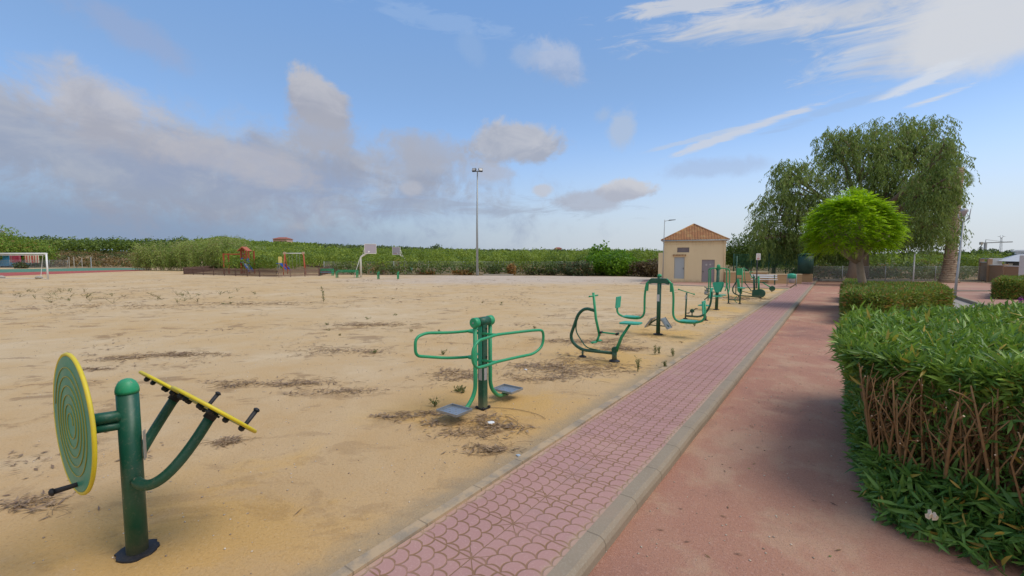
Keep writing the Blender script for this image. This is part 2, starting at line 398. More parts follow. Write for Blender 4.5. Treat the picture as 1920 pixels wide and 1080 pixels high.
sheet('sand', [(-2.60, -12), (-2.60, 37.8), G(1205, 531)[:2], G(1232, 521)[:2], G(1190, 519)[:2], G(1000, 517)[:2], G(640, 515.5)[:2], G(560, 508)[:2], G(300, 503.5)[:2],
               WP(-400, 118)[:2], W(-260, 40)[:2], W(-120, -25)[:2]], 0, SAND)
# ---- paved path with fish-scale tiles
def m_tile(t, bs, out):
    p = GEO(t); x, y, z = t.xyz(p)
    xs = t.m('ADD', x, 1.985); ax = t.m('ABSOLUTE', xs); w = .177
    u = t.m('DIVIDE', t.m('ADD', ax, y), 1.41421 * w); v = t.m('DIVIDE', t.m('SUBTRACT', y, ax), 1.41421 * w * .5)
    j = t.m('FLOOR', v); fv = t.m('MULTIPLY', t.m('SUBTRACT', v, j), .5)
    par = t.m('MULTIPLY', t.m('MODULO', t.m('ABSOLUTE', j), 2.0), .5)
    fu = t.m('SUBTRACT', t.m('FRACT', t.m('ADD', u, par)), .5)
    d = t.m('SQRT', t.m('ADD', t.m('MULTIPLY', fu, fu), t.m('MULTIPLY', fv, fv)))
    ln = t.mr(t.m('ABSOLUTE', t.m('SUBTRACT', d, .5)), .060, .022)
    ty = t.m('ABSOLUTE', t.m('SUBTRACT', t.m('FRACT', t.m('DIVIDE', y, .497)), .5))
    cross = t.mr(ty, .018, .007)
    seam = t.mr(ax, .006, .002)
    # star of diagonals where four tiles meet
    sy = t.m('MULTIPLY', ty, .497); dg = t.m('ABSOLUTE', t.m('SUBTRACT', sy, ax)); near = t.mr(ax, .13, .11)
    star = t.m('MULTIPLY', t.mr(dg, .007, .003), near)
    L = t.m('MAXIMUM', t.m('MAXIMUM', ln, cross), t.m('MAXIMUM', seam, star))
    big = t.noise(p, .8, 5, .6); fine = t.noise(p, 60, 4, .7); tl = t.add('ShaderNodeTexWhiteNoise'); tl.noise_dimensions = '2D'
    t.put(tl.inputs['Vector'], t.cxyz(t.m('SIGN', xs), t.m('FLOOR', t.m('ADD', t.m('DIVIDE', y, .497), .5)), 0.0))
    c = t.mix(big, (.35, .185, .165, 1), (.44, .255, .225, 1)); c = t.mix(t.mr(t.noise(p, 2.2, 6, .7), .5, .72, 0, .45), c, (.30, .19, .17, 1)); c = t.mix(t.m('MULTIPLY', tl.outputs[0], .35), c, (.36, .20, .20, 1))
    c = t.mix(t.mr(fine, .5, .75, 0, .35), c, (.58, .40, .36, 1))
    L2 = t.m('MULTIPLY', L, t.mr(t.noise(p, 3.0, 4, .6), .3, .55, .55, 1))
    c = t.mix(t.m('MULTIPLY', L2, .85), c, t.mix(big, (.15, .075, .04, 1), (.27, .16, .06, 1)))
    sandy = t.m('MAXIMUM', t.m('MULTIPLY', t.mr(t.noise(p, 1.6, 6, .7), .56, .74), .4), t.m('MULTIPLY', t.mr(t.m('ADD', ax, t.m('MULTIPLY', t.noise(p, 5, 5, .7), .22)), .54, .66), .7))
    c = t.mix(sandy, c, (.45, .33, .22, 1))
    t.put(bs.inputs['Base Color'], c); bs.inputs['Roughness'].default_value = .85
    bump(t, bs, t.m('SUBTRACT', t.m('MULTIPLY', fine, .12), L), .6, .006)
TILE = mat('fish_scale_tiles', m_tile)
sheet('path', [(-2.505, -12), (-1.457, -12), (-1.457, 62), (-2.505, 62)], .004, TILE)
def m_kerb(t, bs, out):
    p = GEO(t); x, y, z = t.xyz(p); n = t.noise(p, 2.2, 6, .65); f = t.noise(p, 70, 4, .7)
    c = t.mix(n, (.22, .17, .12, 1), (.33, .27, .20, 1)); c = t.mix(t.mr(f, .45, .8, 0, .4), c, (.45, .40, .33, 1))
    c = t.mix(t.mr(t.noise(p, 1.1, 5, .7), .52, .72, 0, .55), c, (.30, .21, .15, 1))
    c = t.mix(t.m('MULTIPLY', t.m('LESS_THAN', x, -2.3), t.mr(t.noise(p, 2.7, 6, .7), .40, .58, 0, .85)), c, (.46, .33, .20, 1))
    j = t.mr(t.m('ABSOLUTE', t.m('SUBTRACT', t.m('FRACT', t.m('DIVIDE', y, .66)), .5)), .012, .005)
    c = t.mix(t.m('MULTIPLY', j, .5), c, (.10, .08, .055, 1))
    t.put(bs.inputs['Base Color'], c); bs.inputs['Roughness'].default_value = .9; bump(t, bs, t.m('SUBTRACT', t.m('MULTIPLY', f, .3), j), .5, .006)
KERB = mat('kerb_concrete', m_kerb)
def kerb(name, x0, x1, top, bot, cham, y0, y1, drop=0):
    b = MB(); ys = np.arange(y0, y1 + .01, .66)
    prof = [(x0, bot), (x0, top), (x1 - cham, top), (x1 - cham * .3, top - cham * .35), (x1, top - cham), (x1 + .004, bot)] if cham > 0 else [(x0, bot), (x0, top), (x1, top), (x1, bot)]
    n = len(prof)
    for i, yy in enumerate(ys):
        jx = .004 * math.sin(i * 2.3); jz = .003 * math.sin(i * 1.7)
        for (x, z) in prof: b.v.append((x + jx, yy, z + jz))
    for i in range(len(ys) - 1):
        for k in range(n - 1): b.f.append((i * n + k, (i + 1) * n + k, (i + 1) * n + k + 1, i * n + k + 1)); b.sm.append(False)
    o = b.build(name, KERB); return tag(o, kind='structure')
kerb('path_kerb', -2.605, -2.507, .028, -.12, 0, -12, 38)
kerb('path_kerb', -1.455, -1.30, .022, -.14, .05, -12, 62)
# ---- red fine gravel strip
def m_red(t, bs, out):
    p = GEO(t); big = t.noise(p, .35, 5, .6, .5); mid = t.noise(p, 1.7, 6, .7); f = t.noise(p, 55, 4, .75); vf = t.noise(p, 170, 2, .6)
    c = t.ramp(big, [(.3, (.29, .155, .12, 1)), (.44, (.40, .20, .14, 1)), (.54, (.42, .22, .15, 1)), (.64, (.50, .31, .21, 1))])
    c = t.mix(t.mr(t.m('ADD', mid, t.m('MULTIPLY', big, .4)), .68, .86, 0, .7), c, (.47, .30, .20, 1))
    c = t.mix(t.mr(t.noise(p, .9, 4, .6), .55, .75, 0, .5), c, (.20, .12, .095, 1))
    c = t.mix(t.mr(f, .5, .72, 0, .55), c, (.55, .34, .28, 1)); c = t.mix(t.mr(vf, .48, .3, 0, .55), c, (.12, .06, .05, 1))
    t.put(bs.inputs['Base Color'], c); bs.inputs['Roughness'].default_value = .95; bs.inputs['Specular IOR Level'].default_value = .15
    bump(t, bs, t.m('ADD', t.m('MULTIPLY', f, .7), t.m('ADD', mid, t.m('MULTIPLY', vf, .5))), .7, .02)
RED = mat('red_gravel', m_red)
sheet('red_gravel_strip', [(-1.30, -12), (4.3, -12), (4.3, 55), (-1.30, 55)], -.085, RED)
def m_asph(t, bs, out):
    p = GEO(t); n = t.noise(p, .6, 5, .6); f = t.noise(p, 30, 4, .7)
    c = t.mix(n, (.26, .23, .20, 1), (.34, .30, .27, 1)); c = t.mix(t.mr(f, .4, .7, 0, .4), c, (.40, .37, .33, 1))
    t.put(bs.inputs['Base Color'], c); bs.inputs['Roughness'].default_value = .9; bump(t, bs, f, .3, .01)
ASPH = mat('road_surface', m_asph)
sheet('road', [(4.3, -12), (5.5, -12), (5.5, 55), (4.3, 55)], -.09, ASPH)
kerb('road_kerb', 5.5, 5.66, .06, -.12, .02, 4, 45)
def m_redpave(t, bs, out):
    p = GEO(t); n = t.noise(p, .3, 5, .65); f = t.noise(p, 9, 5, .7)
    c = t.ramp(n, [(.3, (.30, .15, .11, 1)), (.5, (.38, .21, .16, 1)), (.68, (.44, .29, .21, 1))]); c = t.mix(t.mr(f, .45, .75, 0, .4), c, (.40, .30, .24, 1))
    t.put(bs.inputs['Base Color'], c); bs.inputs['Roughness'].default_value = .9
PAVE = mat('pink_pavement', m_redpave)
sheet('red_pavement', [(5.66, -6), (60, -6), (60, 60), G(1840, 530)[:2], (5.66, 57)], .02, PAVE)
for a, b in ((G(1820, 547), G(1905, 547)),):
    m = MB(); d = Vector(b) - Vector(a); m.box((Vector(a) + Vector(b)) / 2 + Vector((0, 0, .05)), (d.length * 1.6, .18, .1), Matrix.Rotation(math.atan2(d.y, d.x), 3, 'Z')); tag(m.build('pavement_kerb', CONC), kind='structure')
a, b = Vector(G(1540, 526)), Vector(G(1850, 528)); m = MB(); d = b - a
m.box((a + b) / 2 + Vector((0, 0, .08)), (d.length, .3, .16), Matrix.Rotation(math.atan2(d.y, d.x), 3, 'Z')); tag(m.build('pavement_kerb', CONC), kind='structure')
# pavement in front of the little building and on to the end of the path
sheet('pavement', [G(1200, 532)[:2], G(1300, 536)[:2], G(1444, 541)[:2], (-2.61, 37.3), (-2.61, 60), G(1240, 520)[:2], G(1205, 526)[:2]], .010, PAVE)
a_ = [G(1200, 532.4), G(1300, 536.4), G(1444, 541.4), (-2.61, 37.1, 0)]
for i in range(3):
    a, b = Vector(a_[i]), Vector(a_[i + 1]); d = b - a; m = MB(); m.box((a + b) / 2 + Vector((0, 0, .0)), (d.length + .05, .12, .10 + .01 * i), Matrix.Rotation(math.atan2(d.y, d.x), 3, 'Z')); tag(m.build('pavement_kerb', CONC), kind='structure')
GRN = paint('green_court_paint', (.07, .19, .12, 1), .85, .12, dirt=.3, scale=.2); REDC = paint('red_court_paint', (.36, .07, .05, 1), .85, .15, dirt=.35, scale=.3)
def band(name, up, lo, z, m): sheet(name, [G(x, y)[:2] for x, y in lo] + [G(x, y)[:2] for x, y in up[::-1]], z, m)
band('court', [(-150, 507), (60, 504.2), (150, 502.8), (240, 502.6), (282, 504.2)], [(-150, 513), (0, 511.2), (150, 508), (284, 505.2)], .012, GRN)
band('court_border', [(-150, 513.2), (0, 511.4), (150, 508.2), (284, 505.4)], [(-150, 521), (0, 518), (150, 512), (286, 507)], .008, REDC)
# ------------------------------------------------------------------ outdoor gym machines
V3 = Vector
def foot(b, x, y, r=.1, h=.02): b.lathe([(r, 0), (r, h), (r * .45, h + .012)], (x, y, 0), n=20)
def plate_quad(name, c, w, h, t_, n, parent, m=None):
    n = V3(n).normalized(); q = V3((0, -1, 0)).rotation_difference(n).to_matrix()
    return MB().box(c, (w, t_, h), q, .002).build(name, m or PLATE, parent)
# 1. three-disc shoulder wheel
def shoulder_wheels():
    R0 = empty('shoulder_wheel_machine', (-3.97, .88, 0), 0, 'green post carrying three green discs with yellow rims, nearest machine on the sand', 'exercise machine', 'exercise machines in a row beside the path')
    k = MB(); k.tube([(0, 0, 0), (-.012, -.004, 1.17)], .064, 28); k.build('post', DG, R0)
    c = MB(); c.lathe([(.0675, 0), (.068, .02), (.064, .045), (.051, .075), (.031, .094), (.01, .101)], (-.012, -.004, 1.165), n=28); c.build('post_cap', BG, R0)
    b = MB(); b.v = []; rg = random.Random(3)
    pr = []
    for i in range(26):
        a = i / 26 * 2 * math.pi; pr.append((.125 * (1 + .12 * rg.uniform(-1, 1)) * math.cos(a), .125 * (1 + .12 * rg.uniform(-1, 1)) * math.sin(a)))
    b.prism(pr, .016, (0, 0, .006), (1, 0, 0), (0, 1, 0)); b.build('base_flange', BLK, R0)
    plate_quad('info_plate', (.04, .064, .78), .05, .21, .004, (.5, .86, 0), R0)
    def disc(center, nrm, rad, kdir, knob, nb):
        n = V3(nrm).normalized(); c0 = V3(center); q = V3((0, 0, 1)).rotation_difference(n).to_matrix()
        D = MB(); D.lathe([(rad - .012, -.010), (rad - .012, .010)], c0, n, 64)
        dd = D.build('disc', DISCG, R0)
        rim = MB(); rim.tube([c0 + q @ V3((rad * math.cos(i * math.pi / 48), rad * math.sin(i * math.pi / 48), 0)) for i in range(96)], .0125, 8, closed=True); rim.build('rim', YEL, dd)
        sp = MB(); pts = []
        for i in range(0, 260):
            a = i / 260 * 5.5 * 2 * math.pi; rr = .05 + (rad - .12) * i / 260
            pts.append(c0 + q @ V3((rr * math.cos(a), rr * math.sin(a), .0115)))
        sp.tube(pts, .0042, 5); sp.build('spiral_groove', SPIR, dd)
        hb = MB(); kd = V3(kdir); kd = (kd - n * kd.dot(n)).normalized(); kp = c0 + kd * (rad - .055)
        hb.tube([kp, kp + n * knob * .1, kp + n * knob], [.016, .0155, .0175], 12); hb.lathe([(.024, 0), (.024, .012), (.012, .022)], kp + n * knob, n * (1 if knob > 0 else -1), 12)
        hb.build('handle', BLK, dd)
        if nb:
            for i in range(nb):
                aa = i * 2 * math.pi / nb; u = kd * math.cos(aa) + n.cross(kd) * math.sin(aa)
                for fr_ in (.82, .36): bb = MB(); bb.lathe([(.019, 0), (.019, .022), (.008, .032)], c0 + u * (rad * fr_) - n * .010, -n, 10); bb.build('bolt', BLK, dd)
        return c0, n
    # big upright disc on a short axle
    c0, n = disc((-.03, -.28, 1.025), (.035, -1, 0), .455, (.12, 0, -1), .12, 0)
    a = MB(); a.tube([(0, 0, 1.01), c0 - n * .03], .040, 16); a.tube([(0, 0, .942), V3((0, 0, .942)) + (c0 - n * .03 - V3((0, 0, 1.01))) * .9], .030, 12); a.build('axle', DG, R0)
    h = MB(); h.lathe([(.045, 0), (.045, .03)], c0 - n * .04, n, 16); h.build('hub', BLK, R0)
    th = R_(43); nn = V3((0, math.sin(th), math.cos(th)))
    for sx in (1, -1):
        c = V3((.36 * sx, .40, 1.0)); disc(c, nn, .315, (0, .8, -.6), .13, 6)
        # bent arm from the post to the disc centre
        m = MB(); e = c - nn * .035
        a0_, c0_ = V3((.03 * sx, 0, .545)), V3((.37 * sx, .03, .45)); pts = [a0_ * (1 - i / 16) ** 2 + c0_ * 2 * (i / 16) * (1 - i / 16) + e * (i / 16) ** 2 for i in range(17)]
        m.tube(pts, .036, 16); m.build('arm', DG, R0)
        h = MB(); h.lathe([(.042, 0), (.042, .035), (.055, .036), (.055, .05)], e - nn * .035, nn, 16); h.build('hub', BLK, R0)
    return R0
SPIR = paint('spiral_paint', (.30, .30, .05, 1), .5, .2, dirt=.1)
shoulder_wheels()
# 2. side-swing stepper with looped bars
def side_swing():
    R0 = empty('side_swing_machine', (-3.93, 4.70, 0), 0, 'green two person leg swing with long looped handlebars and steel footplates', 'exercise machine', 'exercise machines in a row beside the path')
    MB().box((0, 0, .6), (.10, .10, 1.2), None, .012).build('post', DG, R0)
    d = MB(); d.tube([(0, -.10, 1.235), (0, .12, 1.235)], .064, 24); d.build('drum', DG, R0)
    for s_, y0 in ((-1, -.20), (1, .11)):
        c = MB(); c.lathe([(.060, 0), (.070, .008), (.070, .082), (.060, .09)], (0, y0, 1.235), (0, 1, 0), 26); c.build('drum_cap', BG, R0)
        bo = MB(); bo.lathe([(.012, 0), (.010, .006)], (0, y0 if s_ < 0 else y0 + .09, 1.235), (0, s_, 0), 8); bo.build('bolt', STEEL, R0)
    for s_ in (-1, 1):
        yy = -.16 if s_ < 0 else .165
        pts = fillet([(0, yy, 1.2), (0, yy, .26), (0, yy + s_ * .20, .075), (0, yy + s_ * .42, .075)], .20, 8)
        g_ = MB(); g_.tube(pts, .0285, 14); arm = g_.build('swing_leg', BG, R0)
        fy = yy + s_ * .42
        p = MB(); p.box((0, fy, .125), (.36, .30, .008)); p.box((-.178, fy, .139), (.008, .30, .03)); p.box((.178, fy, .139), (.008, .30, .03)); p.box((0, fy - .148, .139), (.35, .008, .03)); p.box((0, fy + .148, .139), (.35, .008, .03))
        for i in range(6):
            for j in range(5): p.box((-.14 + i * .056, fy - .11 + j * .055, .131), (.026, .006, .004), Matrix.Rotation(R_(45 if (i + j) % 2 else -45), 3, 'Z'))
        f = p.build('footplate', STEEL, arm); q = MB(); q.box((0, fy, .10), (.10, .16, .04), None, .006); q.build('footplate_bracket', BLK, arm)
    for s_ in (1, -1):
        h = MB(); x0 = .25 * s_
        # closed loop, bent in the middle
        top, bot = 1.075, .70
        L = [(x0, 0, top), (x0 + .10 * s_, .46, top - .01), (x0 + .16 * s_, .76, top - .02), (x0 + .16 * s_, .94, top - .05), (x0 + .16 * s_, .94, bot + .1), (x0 + .13 * s_, .74, bot), (x0 + .06 * s_, .40, bot)] if s_ > 0 else \
            [(x0, 0, top), (x0 + .06 * s_, .36, top), (x0 + .10 * s_, .50, top - .04), (x0 + .10 * s_, .50, bot + .06), (x0 + .06 * s_, .36, bot)]
        L2 = [(x0, 0, bot), (x0 + .05 * s_, -.26, bot + .01), (x0 + .09 * s_, -.52, bot + .03), (x0 + .09 * s_, -.60, bot + .12), (x0 + .09 * s_, -.60, top - .09), (x0 + .08 * s_, -.48, top + .0), (x0 + .05 * s_, -.24, top)] if s_ > 0 else \
            [(x0, 0, bot), (x0 + .06 * s_, -.40, bot + .05), (x0 + .12 * s_, -.72, bot + .12), (x0 + .12 * s_, -.90, bot + .16), (x0 + .12 * s_, -.90, top + .02), (x0 + .12 * s_, -.72, top + .06), (x0 + .06 * s_, -.36, top + .02)]
        base = [V3(p) for p in L + L2]; m = len(base); loop = []
        for i in range(m):       # rounded closed polyline
            a, b_, c = base[i - 1], base[i], base[(i + 1) % m]; u, v = a - b_, c - b_; k = min(.13, u.length * .48, v.length * .48)
            p0 = b_ + u.normalized() * k; p1 = b_ + v.normalized() * k
            for j in range(6): t_ = j / 5; loop.append(p0 * (1 - t_) ** 2 + b_ * 2 * t_ * (1 - t_) + p1 * t_ ** 2)
        clean = [loop[0]]
        for p in loop[1:]:
            if (p - clean[-1]).length > .004: clean.append(p)
        h.tube(clean, .020, 12, closed=True); ho = h.build('handlebar', BG, R0)
        for z in (top, bot):
            br = MB(); br.tube(fillet([(.04 * s_, -.05, z), (x0, -.03, z), (x0 + .005 * s_, .06, z)], .04), .019, 10); br.build('bar_bracket', BG, R0)
    for q_ in (-.056, .056): st = MB(); st.box((0, q_, .93), (.06, .012, .58), None, .003); st.build('mounting_strip', SG, R0)
    for z in (.66, .74, 1.04, 1.14):
        for s_ in (1, -1): bo = MB(); bo.lathe([(.014, 0), (.014, .01), (.006, .016)], (.051 * s_, .02, z), (s_, 0, 0), 8); bo.build('bolt', BLK, R0)
    plate_quad('info_plate', (.053, -.005, .50), .06, .17, .004, (1, 0, 0), R0)
    plate_quad('info_plate', (0, -.053, .50), .06, .17, .004, (0, -1, 0), R0)
    f = MB(); f.box((0, 0, .008), (.15, .15, .016), None, .004)
    for sx in (-1, 1):
        for sy in (-1, 1): f.lathe([(.022, 0), (.022, .02), (.010, .03)], (.062 * sx, .062 * sy, .012), n=8)
    f.build('base_flange', BLK, R0)
side_swing()
# 3. rider
def rider():
    X, Y = -4.0, 8.5
    R0 = empty('rider_machine', (X, Y, 0), 0, 'green rider machine with a flat pale seat, upright bar and dark curved frame', 'exercise machine', 'exercise machines in a row beside the path')
    P = lambda x, z, y=0: (x - X, y, z)
    f = MB(); f.tube(fillet([P(-3.62, .17), P(-4.37, .15), P(-4.63, .36), P(-4.42, .93), P(-4.26, 1.06), P(-4.03, 1.02)], .22, 8), .034, 14); f.build('frame', DG, R0)
    f = MB(); f.tube(fillet([P(-4.45, .80), P(-4.49, .55), P(-4.23, .21), P(-3.91, .19)], .12, 6), .014, 8); f.build('brace', DG, R0)
    f = MB(); f.tube([P(-4.075, 1.40), P(-4.01, .86), P(-3.92, .50)], .027, 12); f.tube([P(-3.925, .52), P(-3.99, .36)], .024, 12); up = f.build('handle_post', BG, R0)
    f = MB(); f.tube([P(-4.07, 1.33, -.20), P(-4.07, 1.33, .20)], .017, 10); f.build('handlebar', BG, up)
    f = MB(); f.tube([P(-3.99, .37, -.2), P(-3.99, .37, .2)], .02, 10); f.box(P(-3.99, .372, -.12), (.10, .13, .02), None, .004); f.box(P(-3.99, .372, .12), (.10, .13, .02), None, .004); f.build('footrest', BG, up)
    f = MB(); f.tube([P(-3.89, .575), P(-3.50, .575)], .017, 10); lk = f.build('link_rod', BG, R0)
    for q_ in (-3.885, -3.53): f = MB(); f.lathe([(.026, -.05), (.026, .05)], P(q_, .575), (0, 1, 0), 12); f.build('link_joint', BLK, lk)
    f = MB(); f.tube([P(-3.55, .22), P(-3.44, .52), P(-3.27, .79)], [.038, .032, .026], 12); sp = f.build('seat_post', BG, R0)
    f = MB(); f.prism([(-.20, -.10), (-.17, -.16), (.14, -.15), (.20, -.11), (.21, 0), (.20, .11), (.14, .15), (-.17, .16), (-.20, .10)], .03, P(-3.25, .825), (1, 0, .03), (0, 1, 0)); f.build('seat', SG, sp)
    f = MB(); f.tube([P(-3.585, .0), P(-3.585, .25)], .05, 16); f.lathe([(.058, -.05), (.058, .05)], P(-3.575, .25), (0, 1, 0), 18); f.build('pivot_housing', DG, R0)
    f = MB(); f.lathe([(.115, 0), (.11, .02), (.055, .045)], P(-3.585, 0)); f.build('base_flange', BLK, R0); f = MB(); f.lathe([(.085, 0), (.08, .018), (.03, .04)], P(-4.31, 0)); f.build('base_flange', BLK, R0)
    f = MB(); f.tube([P(-4.31, 0), P(-4.31, .15)], .022, 10); f.build('foot_tube', DG, R0)
rider()
# 4. twin hanging seats on one post
def swing_seats():
    X, Y = -3.91, 12.3
    R0 = empty('hanging_seat_machine', (X, Y, 0), 0, 'green post with two hanging seats curving out either side like a wide letter M', 'exercise machine', 'exercise machines in a row beside the path')
    P = lambda x, z, y=0: (x - X, y, z)
    f = MB(); f.tube([(0, 0, 0), (.01, 0, 1.62)], .056, 20); f.build('post', DG, R0)
    f = MB(); f.lathe([(.06, 0), (.06, .03), (.045, .06), (.015, .075)], (.01, 0, 1.62), n=20); f.build('post_cap', BG, R0)
    f = MB(); f.prism([(-.26, -.09), (-.27, .02), (-.20, .07), (.20, .07), (.27, .02), (.26, -.09), (.18, -.07), (-.18, -.07)], .12, (0, 0, 1.50)); f.build('crossbar', DG, R0)
    f = MB(); foot(f, 0, 0, .13); f.build('base_flange', BLK, R0)
    for s_ in (-1, 1):
        pts = fillet([(.20 * s_, 0, 1.55), (.35 * s_, 0, 1.42), (.40 * s_, 0, 1.10), (.395 * s_, 0, .40), (.95 * s_, 0, .40), (1.22 * s_, 0, .50), (1.20 * s_, 0, .95)], [0, .14, .2, .28, .2, .2, 0], 8)
        f = MB(); f.tube(pts, .030, 14); arm = f.build('hanging_arm', BG, R0)
        f = MB(); f.prism([(-.03, -.12), (.03, -.12), (.035, .12), (-.03, .12)], .07, (.335 * s_, 0, 1.33)); f.build('arm_stop', BG, arm)
        f = MB(); f.box((.80 * s_, 0, .445), (.42, .36, .03), None, .012); f.build('seat', SG, arm)
        f = MB(); f.box((1.185 * s_, 0, .84), (.03, .34, .34), Matrix.Rotation(R_(-4 * s_), 3, 'Y'), .014); f.build('backrest', SG, arm)
    f = MB()
    for s_ in (-1, 1):
        f.tube([(0, 0, .46), (.28 * s_, 0, .26)], .018, 8); f.tube([(.02 * s_, 0, .25), (.30 * s_, 0, .25)], .014, 8)
    st = f.build('step_frame', DG, R0)
    for s_ in (-1, 1):
        q = Matrix.Rotation(R_(55 * s_), 3, 'Y'); f = MB(); f.box((.21 * s_, 0, .33), (.34, .40, .012), q)
        for i in range(5):
            for j in range(3): f.box(V3((.21 * s_, 0, .33)) + q @ V3((-.12 + i * .06, -.13 + j * .13, .008)), (.025, .08, .006), q)
        for sy in (-1, 1): f.box(V3((.21 * s_, 0, .33)) + q @ V3((0, .2 * sy, .012)), (.34, .012, .03), q)
        f.build('footplate', STEEL, R0)
    plate_quad('info_plate', (0, -.058, 1.03), .075, .19, .004, (0, -1, 0), R0, paint('pale_plate', (.5, .5, .5, 1), .4))
swing_seats()
# 5. pedal bike
def bike():
    X, Y = -4.17, 16.1
    R0 = empty('pedal_machine', (X, Y, 0), 0, 'green seated pedal machine with a thin T handlebar, between hanging seats and chest press', 'exercise machine', 'exercise machines in a row beside the path')
    P = lambda x, z, y=0: (x - X, y, z)
    f = MB(); f.tube(fillet([P(-4.17, .11), P(-3.62, .11), P(-3.38, .45), P(-3.31, 1.0)], .22, 8), .034, 12); f.build('frame', DG, R0)
    f = MB(); f.tube([P(-4.17, 0), P(-4.15, .93)], .028, 12); up = f.build('handle_post', DG, R0)
    f = MB(); f.tube([P(-4.42, 1.03), P(-4.15, .955), P(-3.90, .885)], .015, 8); f.lathe([(.028, -.02), (.028, .02)], P(-4.42, 1.03), (1, 0, -.27), 10); f.lathe([(.028, -.02), (.028, .02)], P(-3.90, .885), (1, 0, -.27), 10); f.build('handlebar', BG, up)
    f = MB(); f.box(P(-3.36, .95), (.03, .34, .36), Matrix.Rotation(R_(6), 3, 'Y'), .012); f.build('backrest', SG, R0)
    f = MB(); f.box(P(-3.56, .52), (.34, .34, .03), None, .012); f.build('seat', SG, R0)
    f = MB(); f.tube([P(-3.56, .12), P(-3.56, .5)], .025, 10); f.build('seat_post', DG, R0)
    f = MB(); f.lathe([(.07, -.04), (.07, .04)], P(-3.95, .30), (0, 1, 0), 14); f.tube([P(-3.95, .3), P(-3.95, .12)], .02, 8); cr = f.build('crank_housing', DG, R0)
    for s_ in (-1, 1):
        f = MB(); f.tube([P(-3.95, .30, .05 * s_), P(-3.95 + .1 * s_, .30 + .07 * s_, .07 * s_), P(-3.95 + .1 * s_, .30 + .07 * s_, .2 * s_)], .012, 8); f.box(P(-3.95 + .1 * s_, .30 + .07 * s_, .16 * s_), (.08, .10, .02)); f.build('pedal', BLK, cr)
    plate_quad('info_plate', (.0, -.030, .78), .05, .14, .004, (0, -1, 0), R0)
    f = MB(); foot(f, 0, 0, .08); f.build('base_flange', BLK, R0); f = MB(); foot(f, P(-3.5, 0)[0], 0, .08); f.tube([P(-3.5, 0), P(-3.5, .16)], .03, 8); f.build('base_flange', BLK, R0)
bike()
# 6. chest press
def chest():
    X, Y = -3.89, 19.75
    R0 = empty('chest_press_machine', (X, Y, 0), 0, 'tall green chest press with arched lever arms, shield backrests and low seats', 'exercise machine', 'exercise machines in a row beside the path')
    f = MB(); f.tube([(0, 0, 0), (.03, 0, 1.78)], .062, 18); f.build('post', DG, R0)
    f = MB(); f.lathe([(.07, -.10), (.075, 0), (.06, .06), (.02, .09)], (.035, 0, 1.80), n=18); f.build('post_cap', BG, R0)
    f = MB(); foot(f, 0, 0, .12); f.build('base_flange', BLK, R0)
    for (x0, x1, y, z1) in ((.10, .48, -.10, .85), (-.06, -.24, -.10, .66), (-.10, -.42, .45, .85), (.12, .26, .5, .9)):
        pts = fillet([(x0 * .4, 0, 1.66), (x0, y * .6, 1.74), (x1 - .02, y, 1.70), (x1, y, 1.50), (x1, y, z1), (x1 - .02, y - .12, z1 - .12)], .14, 7)
        f = MB(); f.tube(pts, .022, 10); f.build('lever_arm', BG, R0)
    for s_ in (-1, 1):
        y = -.16 if s_ < 0 else .20
        f = MB(); f.prism([(-.07, -.24), (.08, -.24), (.17, .02), (.18, .14), (.13, .18), (-.13, .18), (-.18, .14), (-.16, .02)], .035, (.04, y * 1.05, .98), (1, 0, 0), (0, 0, 1)); f.build('backrest', SG, R0)
        f = MB(); f.box((.06, y + s_ * .22, .60), (.42, .34, .03), None, .014); f.tube([(0, 0, .5), (.05, y + s_ * .18, .58)], .024, 8); f.build('seat', SG, R0)
    f = MB()
    for z in (.62, .78, .9):
        f.tube(fillet([(-.05, 0, z - .05), (-.30, -.14, z), (-.42, -.22, z + .03), (-.40, -.34, z + .05)], .06), .016, 8)
    f.tube([(-.30, -.16, .38), (-.30, -.16, .92)], .018, 8); f.tube([(-.44, -.2, .40), (-.30, -.16, .56)], .018, 8)
    f.build('footrest', DG, R0)
    f = MB(); f.lathe([(.07, -.02), (.07, .02)], (-.38, -.2, .72), (0, 1, 0), 14); f.lathe([(.05, -.02), (.05, .02)], (-.36, -.1, .86), (0, 1, 0), 12); f.build('pulley', STEEL, R0)
chest()
# 7. low bar and stool
def bench_machine():
    X, Y = -3.76, 23.0
    R0 = empty('low_stool_machine', (X, Y, 0), 0, 'low green frame of two posts, crossbar and small stool, behind the chest press', 'exercise machine', 'exercise machines in a row beside the path')
    f = MB(); f.tube([(-.24, 0, 0), (-.26, 0, .4), (-.35, 0, .95)], .032, 10); f.build('post', DG, R0)
    f = MB(); f.tube([(.24, 0, 0), (.25, 0, .72)], .034, 10); f.build('post', DG, R0)
    f = MB(); f.tube([(-.24, 0, .18), (.24, 0, .18)], .026, 10); f.build('crossbar', DG, R0)
    f = MB(); f.box((-.335, -.02, .86), (.07, .14, .24), Matrix.Rotation(R_(8), 3, 'Y'), .02); f.build('grip_pad', BG, R0)
    f = MB(); f.lathe([(.17, -.02), (.175, 0), (.16, .02)], (.28, 0, .76), n=20); f.build('stool_seat', SG, R0)
    f = MB(); f.tube([(.10, 0, .36), (-.02, .05, .18), (.14, -.15, .06)], .018, 8); f.build('footrest', BG, R0)
    f = MB(); foot(f, -.24, 0, .08); f.build('base_flange', BLK, R0); f = MB(); foot(f, .24, 0, .08); f.build('base_flange', BLK, R0)
bench_machine()
